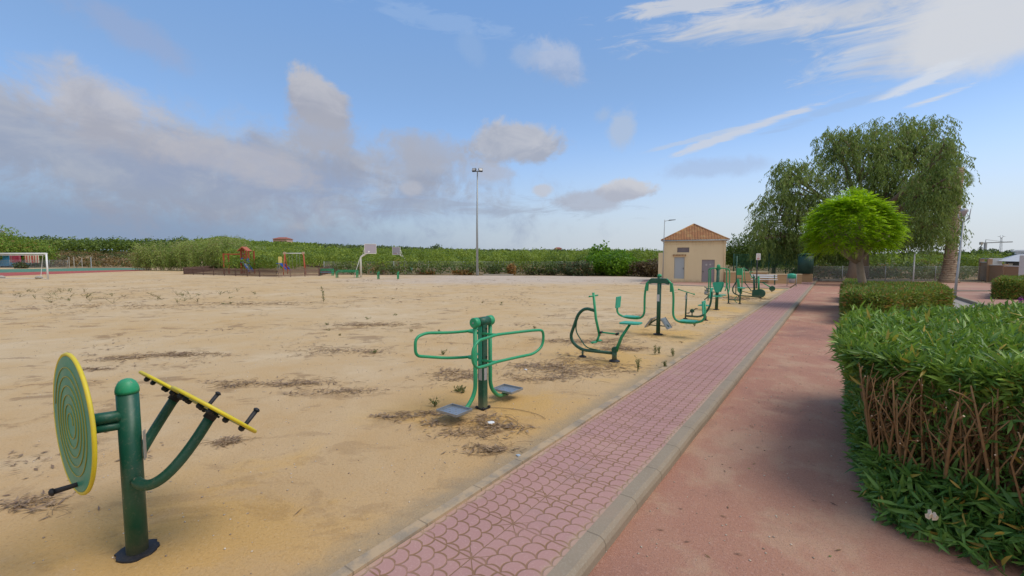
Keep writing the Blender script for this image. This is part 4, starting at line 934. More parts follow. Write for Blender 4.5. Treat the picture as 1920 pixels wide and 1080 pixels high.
def small_slide():
    D0 = 62; x, y, _ = WP(525, D0, 0); R0 = empty('small_slide', (x, y, 0), YAW, 'small slide with tall cream sides and a bright blue chute', 'slide'); s = D0 / FPX
    X = lambda px: (px - 525) * s; Z = lambda py: ZP(py, D0)
    for px, yy in ((520.5, .5), (527, 0)): m = MB(); m.prism([(-.10, Z(497)), (.14, Z(497)), (.18, Z(483)), (.10, Z(481)), (-.1, Z(481.5))], .05, (X(px), yy, 0)); m.build('side_panel', YELP, R0)
    m = MB(); m.box((X(524), .25, Z(494)), (.8, .6, .06)); m.build('platform', BLUEP, R0)
    m = MB(); 
    for px, yy in ((518, .5), (525, 0)): m.tube([(X(px) - .25, yy, 0), (X(px) + .1, yy, Z(494))], .04, 6)
    for i in range(4): m.tube([(X(518) - .2 + i * .07, .5, .25 + i * .3), (X(525) - .2 + i * .07, 0, .25 + i * .3)], .025, 6)
    m.build('ladder', GALV, R0)
    a, b = V3((X(528), .2, Z(495.5))), V3((X(543), -.2, Z(508))); dv = b - a; q = dv.to_track_quat('X', 'Z').to_matrix()
    m = MB(); m.box((a + b) / 2 + V3((0, 0, -.04)), (dv.length, .5, .05), q); m.build('chute', REDP, R0)
    for s_ in (-1, 1): m = MB(); m.box((a + b) / 2 + q @ V3((0, .27 * s_, .08)), (dv.length + .1, .05, .24), q); m.build('slide_side', BLUEP, R0)
small_slide()
def swing():
    D0 = 60; x, y, _ = WP(552, D0, 0); R0 = empty('swing_frame', (x, y, 0), YAW, 'brown A-frame swing with a white top bar behind the picket fence', 'swing'); s = D0 / FPX
    X = lambda px: (px - 552) * s; zt = ZP(475, D0)
    for px, o in ((535, -1), (570, 1)):
        for dx, dy in ((-.30, 1.3), (.75 if o > 0 else .38, -1.3)):
            m = MB(); m.tube([(X(px) + dx, dy, 0), (X(px), 0, zt)], .07, 8); m.build('leg', REDW, R0)
        m = MB(); m.lathe([(.2, -.06), (.2, .06)], (X(px), -.05, zt), (0, 1, 0), 14); m.build('bracket', paint('bracket_beige', (.5, .36, .26, 1), .6), R0)
    m = MB(); m.tube([(X(535), 0, zt), (X(570), 0, zt)], .05, 8); m.build('top_bar', WHITE, R0)
    for cx in (546, 560):
        m = MB(); m.box((X(cx), 0, .5), (.45, .2, .04)); st = m.build('swing_seat', BLK, R0)
        m = MB()
        for dx in (-.2, .2): m.tube([(X(cx) + dx, 0, .5), (X(cx) + dx, 0, zt)], .010, 5)
        m.build('chain', GALV, st)
swing()
def green_bench(px, py, wpx, label, seatm=None, back=True, rot=0):
    x, y, _ = G(px, py); D0 = CH * FPX / (py - HZ); w = wpx / FPX * D0; R0 = empty('park_bench', (x, y, 0), YAW + rot, label, 'bench', 'green benches by the basketball court')
    for s_ in (-1, 1):
        m = MB(); m.box((s_ * w / 2, -.22, .36), (.10, .08, .72)); m.box((s_ * w / 2, .22, .42), (.10, .08, .84)); m.box((s_ * w / 2, 0, .42), (.12, .5, .08)); m.tube([(s_ * w / 2, -.3, .66), (s_ * w / 2, .25, .70)], .04, 8); m.build('end_frame', BG, R0)
    m = MB()
    for i in range(3): m.box((0, -.18 + i * .15, .45), (w, .12, .04))
    m.build('seat', seatm or DG, R0)
    if back:
        m = MB()
        for i in range(2): m.box((0, .24, .68 + i * .16), (w, .04, .11))
        m.build('backrest', DG if seatm is None else BG, R0)
green_bench(612, 517, 24, 'green bench with a blue seat next to the picket fence', paint('bench_blue', (.10, .30, .50, 1), .5))
green_bench(651, 521, 38, 'green bench between the picket fence and the near basketball post', BROWNW, True)
green_bench(728, 523.5, 37, 'green bench standing out in front, right of the near basketball post', BROWNW, False)
green_bench(688, 512, 14, 'small green bench behind the near basketball post', SG, True)
def hoop(px, py, s_, label, d_ang):
    x, y, _ = G(px, py); D0 = CH * FPX / (py - HZ); R0 = empty('basketball_hoop', (x, y, 0), YAW + d_ang, label, 'basketball hoop', 'basketball hoops')
    m = MB(); m.tube(fillet([(0, 0, 0), (0, 0, 2.35), (s_ * 1.05, 0, 3.0)], .2), .10, 12); m.build('post', CREAMP, R0)
    m = MB(); m.tube([(-s_ * .85, 0, 0), (-s_ * .08, 0, 2.2)], .035, 8); m.tube([(-s_ * .85, 0, .05), (0, 0, .05)], .04, 8); m.build('stay', CREAMP, R0)
    m = MB(); m.tube([(s_ * .2, 0, 2.5), (s_ * .55, -.1, 3.5)], .03, 6); m.tube([(s_ * .6, 0, 2.75), (s_ * 1.1, .1, 3.7)], .03, 6); m.build('brace', CREAMP, R0)
    q = Matrix.Rotation(R_(18 * s_), 3, 'Z'); c = V3((s_ * 1.15, 0, 3.30))
    m = MB(); m.box(c, (1.30, .04, 1.10), q); bd = m.build('backboard', paint('backboard_lilac', (.42, .38, .45, 1), .5, .08), R0)
    m = MB()
    for a, b in (((0, .545), (1.3, .05)), ((0, -.545), (1.3, .05)), ((.64, 0), (.05, 1.1)), ((-.64, 0), (.05, 1.1))): m.box(c + q @ V3((a[0], 0, a[1])), (b[0], .07, b[1]), q)
    m.build('board_frame', CREAMP, bd)
    m = MB(); cc = c + q @ V3((0, .32 * (1 if s_ > 0 else -1), -.38)); m.tube([cc + q @ V3((.23 * math.cos(a * .314), .23 * math.sin(a * .314), 0)) for a in range(20)], .014, 6, closed=True); m.build('rim', paint('rim_orange', (.5, .12, .02, 1), .5), bd)
hoop(677, 520, 1, 'near basketball hoop, leaning right on a white post behind the green benches', 0)
hoop(758.5, 513, -1, 'far basketball hoop, leaning left on a white post near the chain link fence', 0)
# low white kerb stones by the floodlight
m = MB(); a, b = V3(G(906, 516.6)), V3(G(962, 517.0)); d = b - a; m.box((a + b) / 2 + V3((0, 0, .09)), (d.length, .3, .2), Matrix.Rotation(math.atan2(d.y, d.x), 3, 'Z'), .01); o = m.build('kerb_stone', CONC); tag(o, 'long low pale kerb stone at the foot of the floodlight mast', 'kerb stone')
# ------------------------------------------------------------------ right side: wall, house, crane, pylon
def right_side():
    BW = paint('brown_render', (.40, .27, .18, 1), .85, .1, dirt=.15, scale=1)
    a, c, e = V3(WP(1838, 42.5, 0)), V3(WP(1868, 37.5, 0)), V3(WP(1916, 36, 0)); R0 = empty('boundary_wall', a, 0, 'brown rendered boundary wall with stepped pillars and white coping at far right', 'wall')
    segs = ((V3(WP(1838, 42.5)), V3(WP(1856, 40.5)), ZP(492.5, 41)), (V3(WP(1856, 40.5)), V3(WP(1883, 38)), ZP(498, 39)), (V3(WP(1883, 38)), V3(WP(1914, 36.5)), ZP(500, 37)))
    for i, (p, q, h) in enumerate(segs):
        d = q - p; an = math.atan2(d.y, d.x); m = MB(); m.box((p + q) / 2 - a + V3((0, 0, h / 2)), (d.length, .2, h), Matrix.Rotation(an, 3, 'Z')); m.build('wall_panel', BW, R0)
        m = MB(); m.box((p + q) / 2 - a + V3((0, 0, h + .04)), (d.length, .26, .08), Matrix.Rotation(an, 3, 'Z')); m.build('coping', WHITE, R0)
    for px, dd, py in ((1839, 42.4, 485), (1854, 40.6, 485.5), (1884, 38, 495)):
        m = MB(); h = ZP(py, dd); m.box(V3(WP(px, dd)) - a + V3((0, 0, h / 2)), (.32, .32, h)); m.build('pillar', BW, R0)
    m = MB(); p, q = V3(WP(1839, 42.4)), V3(WP(1856, 40.6)); m.box((p + q) / 2 - a + V3((0, 0, ZP(484.6, 41.5))), ((q - p).length, .2, .08), Matrix.Rotation(math.atan2((q - p).y, (q - p).x), 3, 'Z')); m.build('top_rail', WHITE, R0)
    m = MB(); p = V3(WP(1935, 35)) - a; m.box(p + V3((0, 0, 1.2)), (1.7, .4, 2.4), Matrix.Rotation(YAW, 3, 'Z')); m.build('end_pier', WHITE, R0)
    # white bungalow with pale blue-grey tiled roof
    o = V3(WP(1905, 52, 0)); H0 = empty('white_house', o, YAW - R_(45), 'white bungalow with a pale blue grey hipped roof behind the brown wall', 'house'); s = 52 / FPX / 1.5; X = lambda px: (px - 1905) * s; Z = lambda py: ZP(py, 52)
    m = MB(); m.box((X(1950), 3.5, Z(492) / 2), (X(2010) - X(1890), 6.5, Z(492))); m.build('wall', WHITE, H0)
    m = MB(); m.box((X(1864), 1.0, Z(484) / 2), (X(1878) - X(1852), 3, Z(484))); m.box((X(1893), .1, Z(494) / 2), (X(1896) - X(1887), .4, Z(494))); m.build('side_block', WHITE, H0)
    m = MB(); z0 = Z(489.5); b0 = len(m.v); pts = [(X(1868), -1.2, z0), (X(2020), -1.2, z0 - .2), (X(2020), 8.5, z0), (X(1868), 8.5, z0), (X(1925), 3.6, Z(472)), (X(1970), 3.6, Z(472))]; m.v += pts
    m.f += [(0, 1, 5, 4), (1, 2, 5), (2, 3, 4, 5), (3, 0, 4), (3, 2, 1, 0)]; m.sm += [False] * 5; m.build('roof', mat('pale_roof_tiles', lambda t, bs, out: (t.put(bs.inputs['Base Color'], t.mix(t.noise(GEO(t), 2, 4), (.36, .39, .43, 1), (.46, .48, .52, 1))))), H0)
    m = MB(); m.box((X(1925), 3.6, Z(470)), (2.2, 2.2, .12)); m.box((X(1925), 3.6, Z(472)), (1.6, 1.6, .5)); m.build('roof_lantern', WHITE, H0)
    m = MB(); m.box((X(1903), .2, Z(495)), (1.5, .1, .9)); m.build('window', paint('dark_glass', (.05, .06, .06, 1), .15), H0)
    m = MB(); m.tube(fillet([(X(1868), -.3, Z(498)), (X(1874), -.3, Z(489)), (X(1886), -.3, Z(489))], .5), .08, 6); m.build('awning_frame', DARK, H0)
    # tower crane, pylon
    d = 300; x, y, _ = WP(1844, d, 0); K = empty('tower_crane', (x, y, 0), YAW, 'pale tower crane with a long horizontal jib on the right skyline', 'crane'); s = d / FPX
    m = MB(); h = ZP(455, d); m.box((0, 0, h / 2), (1.1, 1.1, h)); m.build('mast', GALV, K); m = MB(); m.box((7, 0, ZP(454.8, d)), (22, .6, .7), Matrix.Rotation(R_(-2), 3, 'Y')); m.box((-1.8, 0, ZP(456, d)), (3.2, .8, .8)); m.tube([(0, 0, h + 2), (14, 0, ZP(454, d))], .12, 4); m.tube([(0, 0, h), (0, 0, h + 2)], .25, 4); m.build('jib', GALV, K)
    m = MB(); m.box((-3, 0, ZP(456.5, d)), (1.4, 1.2, 1.8)); m.build('counterweight', CONC, K)
    d = 240; x, y, _ = WP(1873, d, 0); K = empty('power_pylon', (x, y, 0), YAW, 'pale lattice power pylon with forked top right of the crane', 'pylon'); s = d / FPX; h = ZP(446, d)
    m = MB()
    for sx in (-1, 1):
        for sy in (-1, 1): m.tube([(.55 * sx, .55 * sy, 0), (.22 * sx, .22 * sy, h)], .09, 4)
    n_ = 16
    for i in range(n_):
        z0, z1 = h * i / n_, h * (i + 1) / n_; w0, w1 = .55 - .33 * i / n_, .55 - .33 * (i + 1) / n_; s_ = 1 if i % 2 else -1
        for sy in (-1, 1): m.tube([(w0 * s_, w0 * sy, z0), (-w1 * s_, w1 * sy, z1)], .06, 4)
    m.build('lattice_mast', GALV, K)
    m = MB(); 
    for sx in (-1, 1): m.tube([(0, 0, h - .4), (.9 * sx, 0, h + .6), (.5 * sx, 0, h + 1.3)], .12, 4); m.tube([(.9 * sx, 0, h + .6), (2.1 * sx, 0, h + .75)], .09, 4)
    m.build('crossarm', GALV, K)
right_side()
def far_house(px, d, w, py_top, py_eave, label, z0):
    x, y, _ = WP(px, d, 0); K = empty('farmhouse', (x, y, z0), YAW, label, 'house'); s = d / FPX; W_ = w * s; H1 = ZP(py_eave, d) - z0; H2 = ZP(py_top, d) - z0
    m = MB(); m.box((0, 4, H1 / 2), (W_, 8, H1)); m.build('wall', paint('farm_pink', (.5, .33, .26, 1), .9), K)
    m = MB(); m.v += [(-W_ * .56, -1, H1), (W_ * .56, -1, H1), (W_ * .56, 9, H1), (-W_ * .56, 9, H1), (-W_ * .25, 4, H2), (W_ * .25, 4, H2)]; m.f += [(0, 1, 5, 4), (1, 2, 5), (2, 3, 4, 5), (3, 0, 4), (3, 2, 1, 0)]; m.sm += [False] * 5; m.build('roof', paint('farm_roof', (.30, .10, .07, 1), .9), K)
    for i in range(4): m = MB(); m.box((-W_ * .4 + i * W_ * .26, -.06, H1 * .75), (W_ * .07, .1, H1 * .2)); m.build('window', DARK, K)
far_house(527, 300, 26, 444.5, 448.2, 'long far farmhouse with a red roof on the skyline above the small slide', 6.5)
far_house(1047, 280, 12, 463.4, 466, 'tiny pink far house peeping over the orchard right of the floodlight', 4)
# ------------------------------------------------------------------ foliage
def unit(a): return a / np.maximum(np.linalg.norm(a, axis=-1, keepdims=True), 1e-9)
def quads(P, D, L, Wd, N=None, mid=.45):
    """rhombic leaves: base P, direction D, length L, width Wd; N = preferred normal"""
    n = len(P); L = np.broadcast_to(L, (n,))[:, None]; Wd = np.broadcast_to(Wd, (n,))[:, None]; D = unit(D)
    if N is None: N = RNG.normal(size=(n, 3))
    Sd = unit(np.cross(D, N)); tip = P + D * L; m = P + D * L * mid
    V = np.stack([P, m + Sd * Wd / 2, tip, m - Sd * Wd / 2], 1).reshape(-1, 3)
    return V, np.arange(4 * n).reshape(n, 4)
def merge(parts):
    Vs, Fs, o = [], [], 0
    for V, F in parts: Vs.append(V); Fs.append(F + o); o += len(V)
    return np.concatenate(Vs), np.concatenate(Fs)
def sphere_pts(n): return unit(RNG.normal(size=(n, 3)))
C = lambda r, g, b: (r, g, b, 1)
ORCH = leafmat('orchard_leaves', C(.085, .15, .02), C(.28, .36, .05), None, 0, .35, .35)
ORCH_D = leafmat('far_orchard_leaves', C(.05, .085, .03), C(.16, .21, .07), None, 0, .15, .25)
UND = leafmat('undergrowth_leaves', C(.05, .085, .02), C(.16, .20, .05), C(.25, .16, .07), .12, .3, .3)
ORCH_L = leafmat('left_grove_leaves', C(.05, .09, .015), C(.18, .25, .035), None, 0, .25, .3)
BARK = mat('bark', lambda t, bs, out: (t.put(bs.inputs['Base Color'], t.mix(t.noise(t.vm('MULTIPLY', GEO(t), (6, 6, 1.4)), 3, 5, .7), C(.09, .06, .04), C(.27, .20, .14))), bump(t, bs, t.noise(t.vm('MULTIPLY', GEO(t), (6, 6, 1.4)), 3, 5, .7), .6, .03)))
def crown_cloud(cx, cy, cz, rx, ry, rz, n, size, lump=.25):
    """leaf clumps over a lumpy ellipsoid; arrays per tree flattened"""
    U = sphere_pts(n); U[:, 2] = np.where(U[:, 2] < -.35, -U[:, 2], U[:, 2])
    ph = RNG.uniform(0, 6, 3)
    rad = 1 + lump * np.sin(U[:, 0] * 5 + ph[0]) * np.cos(U[:, 1] * 5 + ph[1]) + RNG.uniform(-.28, .08, n)
    P = np.array([cx, cy, cz]) + U * np.array([rx, ry, rz]) * rad[:, None]
    Nn = unit(U + RNG.normal(size=(n, 3)) * .55); Dd = unit(np.cross(Nn, RNG.normal(size=(n, 3))) + np.array([0, 0, -.15]))
    s = size * RNG.uniform(.6, 1.4, n); return quads(P, Dd, s, s * .62, Nn)
def mass(name, label, trees, m, kindstuff=True, cat='orchard trees'):
    parts = [crown_cloud(*a) for a in trees]; V, F = merge(parts); tt = np.concatenate([np.full(len(p[1]), RNG.uniform(-.35, .35)) for p in parts])
    o = npmesh(name, V, F, m, None, np.clip(RNG.uniform(.1, .9, len(F)) + tt, 0, 1)); return tag(o, label, cat, None, 'stuff')
def orchard():
    tr, far_, lf, un = [], [], [], []
    rows = np.arange(64, 262, 4.6)
    for i, d in enumerate(rows):
        step = 4.2 if d < 120 else 5.2
        for r in np.arange(-.75 * d, 1.12 * d + 8, step):
            dj, rj = d + RNG.uniform(-.7, .7), r + RNG.uniform(-.6, .6); px = 960 + FPX * rj / dj
            if px < 425 and d < 135: continue
            if px < 320: continue
            if 1215 < px < 1400 and 100 < d < 128: continue
            if px > 1400 and 90 < d < 118: continue
            if px > 1860: continue
            if 840 < px < 1210 and 150 < d < 172: continue
            z = float(tz_np(np.array(rj), np.array(dj))); x, y, _ = W(rj, dj)
            h = RNG.uniform(2.2, 3.5); w = RNG.uniform(1.6, 2.5)
            if RNG.random() < .05: continue
            if d < 90: n, s = 800, .25
            elif d < 130: n, s = 380, .38
            elif d < 190: n, s = 110, .75
            else: n, s = 70, .95
            if px > 1400: h *= .85
            a = (x, y, z + h * .52, w, w, h * .52, n, s)
            (far_ if (d > 165 and px > 600) else tr).append(a)
    for d in np.arange(45.5, 63, 3.0):      # undergrowth between the fence and the first rows
        for r in np.arange(-.42 * d, 1.02 * d, 2.1):
            dj, rj = d + RNG.uniform(-.8, .8), r + RNG.uniform(-.6, .6); px = 960 + FPX * rj / dj
            if px < 1500 and (dj < 58.5 or px < 620): continue
            if px > 1835: continue
            if 1225 < px < 1500 and dj < 62: continue
            h = RNG.uniform(1.1, 1.7) * (1.15 if dj > 54 else .85); x, y, _ = W(rj, dj); un.append((x, y, -.1 + h * .42, 1.5, 1.5, h * .58, 230, .28))
    mass('undergrowth', 'dull green low growth between the chain link fence and the orchard rows', un, UND, cat='undergrowth')
    mass('orchard', 'rows of bright green orchard trees filling the land beyond the fence', tr, ORCH)
    mass('distant_orchard', 'dull grey green tree line along the far skyline beyond the orchard', far_, ORCH_D)
    for d in np.arange(186, 214, 6.0):
        for r in np.arange(-1.5 * d, -.74 * d, 5.0):
            z = float(tz_np(np.array(r), np.array(d))); x, y, _ = W(r + RNG.uniform(-1, 1), d + RNG.uniform(-1.5, 1.5)); h = RNG.uniform(4.0, 6.2)
            lf.append((x, y, z + h * .36, 3.4, 3.4, h * .66, 190, .9))
    mass('hilltop_grove', 'dark green line of trees on the bank top at far left', lf, ORCH_L)
orchard()
# rough bank with dry scrub at the left
SCR_D = leafmat('dry_scrub', C(.10, .07, .025), C(.27, .17, .06), None, 0, .18, .15); SCR_G = leafmat('green_scrub', C(.05, .07, .02), C(.14, .15, .04), None, 0, .2, .2)
def scrub():
    a, b = [], []
    for i in range(520):
        d = RNG.uniform(122, 190); px = RNG.uniform(-60, 420)
        if 85 < px and d < 112: continue
        r = (px - 960) / FPX * d; x, y, _ = W(r, d); z = float(tz_np(np.array(r), np.array(d))); s = RNG.uniform(.8, 2.0) * (1.3 if d < 140 else .8)
        (a if RNG.random() < (.75 if d < 150 else .35) else b).append((x, y, z + s * .3, s * 1.6, s * 1.4, s * .7, 60, .5))
    mass('dry_scrub', 'rusty brown dry scrub covering the bank at left', a, SCR_D, cat='scrub'); mass('green_scrub', 'olive green low scrub between the dry scrub on the left bank', b, SCR_G, cat='scrub')
scrub()
def bush(name, label, cat, loc, rad, n, size, m, stem=True, lobes=1, group=None, droop=0, asp=.6):
    R0 = empty(name, loc, 0, label, cat, group); P = []
    rg = np.random.default_rng(int(abs(loc[0] * 7 + loc[1] * 13)) % 9999)
    for k in range(lobes):
        if k == 0: c = np.array([0, 0, rad[2] * .85]); f = 1.0
        else:
            an = rg.uniform(0, 6.28); f = rg.uniform(.35, .62); c = np.array([math.cos(an) * rad[0] * .62, math.sin(an) * rad[1] * .62, rad[2] * rg.uniform(.5, 1.35)])
        nn = int(n * f * f * (1 if lobes == 1 else .8)); U = unit(rg.normal(size=(nn, 3))); q = rg.uniform(.45, 1.08, nn) ** .6
        p = c + U * np.array(rad) * f * q[:, None] * (1 + .18 * np.sin(U[:, :1] * 6 + k)); Nn = unit(U + rg.normal(size=(nn, 3)) * .6); Dd = unit(np.cross(Nn, rg.normal(size=(nn, 3))) + np.array([0, 0, -droop]))
        s = size * rg.uniform(.6, 1.4, nn); keep = p[:, 2] > .02; P.append(quads(p[keep], Dd[keep], s[keep], s[keep] * asp, Nn[keep]))
    V, F = merge(P); npmesh('foliage', V, F, m, R0, rg.uniform(0, 1, len(F)))
    if stem:
        b = MB()
        for k in range(5):
            a = k * 1.3; b.tube([(0, 0, -.05), (math.cos(a) * rad[0] * .2, math.sin(a) * rad[1] * .2, rad[2] * .5), (math.cos(a) * rad[0] * .5, math.sin(a) * rad[1] * .5, rad[2] * 1.1)], [rad[0] * .03 + .02, rad[0] * .02 + .01, .01], 6)
        b.build('stem', BARK, R0)
    return R0
REED = leafmat('cane_leaves', C(.10, .18, .035), C(.38, .46, .12), C(.42, .36, .20), .14, .3, .35)
ACA = leafmat('acacia_leaves', C(.05, .14, .01), C(.20, .36, .02), None, 0, .4, .4)
DKB = leafmat('dark_bush_leaves', C(.03, .05, .02), C(.11, .14, .05), C(.2, .12, .06), .12, .5, .2)
RDB = leafmat('reddish_bush_leaves', C(.07, .04, .025), C(.16, .12, .05), None, 0, .5, .2)
ORB = leafmat('dry_orange_leaves', C(.20, .09, .03), C(.42, .24, .07), None, 0, .6, .2)
def cane(px, d, w, h, label, n=5200, nst=130):
    x, y, _ = WP(px, d, -.1); R0 = empty('giant_cane', (x, y, -.1), YAW, label, 'cane clump', 'clumps of tall cane at left'); rg = np.random.default_rng(int(px * 3))
    b = MB(); tops = []
    for i in range(nst):
        bx, by = rg.normal() * w * .30, rg.normal() * 1.6; bx = float(np.clip(bx, -w * .55, w * .55)); hh = h * rg.uniform(.7, 1.02) * (1 - .35 * (bx / (w * .55)) ** 2); lx, ly = bx * .18 + rg.normal() * .5, rg.normal() * .5 - .3
        b.tube([(bx, by, 0), (bx + lx * .3, by + ly * .3, hh * .5), (bx + lx, by + ly, hh)], [.03, .025, .01], 4, cap=False); tops.append((bx, by, hh, lx, ly))
    b.build('stalks', mat('cane_stalk', lambda t, bs, out: t.put(bs.inputs['Base Color'], C(.20, .19, .08))), R0)
    T = np.array(tops); k = rg.integers(0, nst, n); u = rg.uniform(.12, 1, n) ** .8
    P = np.stack([T[k, 0] + T[k, 3] * u ** 2, T[k, 1] + T[k, 4] * u ** 2, T[k, 2] * u], 1); an = rg.uniform(0, 6.28, n); up_ = rg.uniform(-.5, .9, n)
    D = np.stack([np.cos(an), np.sin(an), up_], 1); D2 = unit(D) ; L = rg.uniform(.45, .95, n)
    A_ = quads(P, D2, L * .6, .085); B_ = quads(P + D2 * (L * .45)[:, None], unit(D2 + np.array([0, 0, -1.1])), L * .6, .075)
    V, F = merge([A_, B_]); t_ = rg.uniform(0, 1, n); t_ = np.clip(t_ * .7 + .3 * u, 0, 1); npmesh('leaves', V, F, REED, R0, np.concatenate([t_, t_]))
cane(310, 84, 10, 5.6, 'left low clump of tall green cane with dry straw tips beyond the court', 6000)
cane(372, 82, 11, 6.0, 'middle clump of tall green cane left of the climbing tower', 6500)
cane(432, 80, 9, 6.6, 'tallest clump of green cane, just behind the climbing tower', 6500)
cane(482, 80, 6, 4.6, 'short right hand clump of cane behind the climbing tower', 2600, 60)
bush('wild_tree', 'big light green bushy tree at the far left edge above the goal', 'tree', WP(-5, 122, .2), (11.5, 6, 5.6), 8000, .8, leafmat('feathery_green', C(.10, .18, .02), C(.30, .40, .06), C(.30, .20, .06), .10, .25, .35), True, 7, None, .5, .3)
bush('wild_tree', 'light green bushy tree right of the biggest one, behind the goal upright', 'tree', WP(66, 122, .2), (5.5, 4, 3.9), 4000, .75, MATS['feathery_green'], True, 5, None, .5, .3)
x, y, _ = WP(40, 100, 0); bush('scrub_bush', 'small ochre green bush growing at the court edge seen inside the goal', 'bush', (x, y, 0), (1.8, 1.2, .75), 700, .35, DKB, False, 3)
# bushes beyond the fence
bush('acacia_bush', 'bright lime green bush left of the ochre building', 'bush', WP(1150, 60, -.1), (3.7, 3.0, 1.75), 7500, .30, ACA, True, 7)
bush('acacia_sapling', 'light green sapling with open wispy top behind the lime green bush', 'tree', WP(1128, 64, -.1), (1.7, 1.5, 2.45), 1300, .34, ACA, True, 6)
bush('dark_bush', 'dark olive rounded bush left of the lime green one', 'bush', WP(1082, 58, -.1), (2.5, 1.8, 1.05), 2600, .26, DKB, True, 4)
bush('reddish_bush', 'dull reddish brown bush touching the left side of the ochre building', 'bush', WP(1218, 56, -.1), (2.4, 1.7, 1.15), 2600, .26, RDB, True, 4)
for px, d, r, h, m_, lb in ((712, 66, 1.3, 1.5, ORB, 'orange brown dry bush behind the near basketball hoop'), (744, 68, 1.0, 2.1, ORB, 'taller orange dry bush behind the far basketball board'), (960, 60, .7, 1.5, ORB, 'thin dry orange sapling on the fence right of the floodlight'), (800, 64, 1.6, .6, ORB, 'low rusty weeds under the fence right of the far hoop'), (870, 62, 1.8, .6, ORB, 'low rusty weeds under the fence left of the floodlight'), (1000, 62, 1.6, .95, DKB, 'grey green bush on the fence line right of the floodlight'), (1030, 61, 1.4, .8, DKB, 'second grey green bush on the fence line, nearer the dark bush'), (925, 63, 1.5, 1.1, DKB, 'grey green bush on the fence just right of the floodlight')):
    bush('fence_bush', lb, 'bush', WP(px, d, -.1), (r, r * .7, h * .6), 700, .22, m_, True, 3)
# trees between building and pepper tree
BT = leafmat('olive_tree_leaves', C(.035, .075, .012), C(.15, .22, .03), None, 0, .4, .3)
def tree(name, label, cat, base, lobes, leaf, trunk_r, m, nper=900, size=.3, droop=.6, asp=.35, strands=False, rs=1, forks=None):
    R0 = empty(name, base, 0, label, cat); rg = np.random.default_rng(rs); b = MB(); zf = forks if forks else min(l[2] for l in lobes) * .5
    b.tube([(0, 0, -.15), (.05 * trunk_r, 0, zf * .5), (.2 * trunk_r, .1 * trunk_r, zf)], [trunk_r * 1.35, trunk_r, trunk_r * .85], 12)
    for (cx, cy, cz, rx, ry, rz) in lobes:
        mx = V3((cx * .35, cy * .35, zf + (cz - zf) * .45)); e = V3((cx, cy, cz)); st = V3((.15 * trunk_r, 0, zf - trunk_r * .4)); b.tube([st, mx, e], [trunk_r * .6, trunk_r * .36, trunk_r * .12], 8)
        for k in range(4): u = unit(rg.normal(size=3)); b.tube([mx.lerp(e, .5), e + V3(u * np.array([rx, ry, rz]) * .45), e + V3(u * np.array([rx, ry, rz]) * .85)], [trunk_r * .16, trunk_r * .10, trunk_r * .04], 5)
    b.build('trunk', leaf[1], R0); P = []; T = []
    for (cx, cy, cz, rx, ry, rz) in lobes:
        vol = (rx * ry * rz) ** (2 / 3.); n = int(nper * vol); U = unit(rg.normal(size=(n, 3))); q = rg.uniform(.12, 1, n) ** .45
        p = np.array([cx, cy, cz]) + U * q[:, None] * np.array([rx, ry, rz]) * (1 + .16 * np.sin(U[:, 1:2] * 7 + cx))
        if strands:
            gp = np.sin(p[:, 0] * 1.7 + 1) * np.sin(p[:, 1] * 1.5 + 2) * np.sin(p[:, 2] * 1.9) + rg.normal(size=n) * .18; kp = gp < .26; p, U, n = p[kp], U[kp], int(kp.sum()); k = 12; Ls = rg.uniform(.4, 1.5, n) * (.6 + .6 * (U[:, 2] < .1)); sway = rg.normal(size=(n, 3)) * .09; sway[:, 2] = 0
            for j in range(k):
                f = (j + rg.uniform(0, 1, n)) / k; pj = p + sway * f[:, None] * 3 + unit(U * np.array([1, 1, 0]) + 1e-3) * (.28 * np.sin(f * 1.6))[:, None]; pj[:, 2] -= Ls * f ** 1.25
                an = rg.uniform(0, 6.28, n); D = np.stack([np.cos(an), np.sin(an), np.full(n, -1.1) - f], 1); s = size * rg.uniform(.6, 1.3, n); P.append(quads(pj, D, s, s * asp)); T.append(np.clip(rg.uniform(0, .8, n) + .25 * (U[:, 2] > 0), 0, 1))
        else:
            Nn = unit(U + rg.normal(size=(n, 3)) * .7); D = unit(np.cross(Nn, rg.normal(size=(n, 3))) + np.array([0, 0, -droop])); s = size * rg.uniform(.6, 1.4, n); P.append(quads(p, D, s, s * asp, Nn)); T.append(rg.uniform(0, 1, n))
    V, F = merge(P); npmesh('crown', V, F, leaf[0], R0, np.concatenate(T)); return R0
PEP = leafmat('pepper_leaves', C(.07, .13, .035), C(.29, .38, .10), C(.24, .20, .10), .03, .38, .35)
DP = 44.0
def lobe(px, py, rpx, rpz, dd=0, ry=None):
    d = DP + dd; r = (px - 960) / FPX * d - (1612 - 960) / FPX * DP; w = CR * r + FH * dd; return (float(w[0]), float(w[1]), ZP(py, d), rpx / FPX * d, ry or rpx / FPX * d * .9, rpz / FPX * d)
bx, by, _ = WP(1612, DP, -.1)
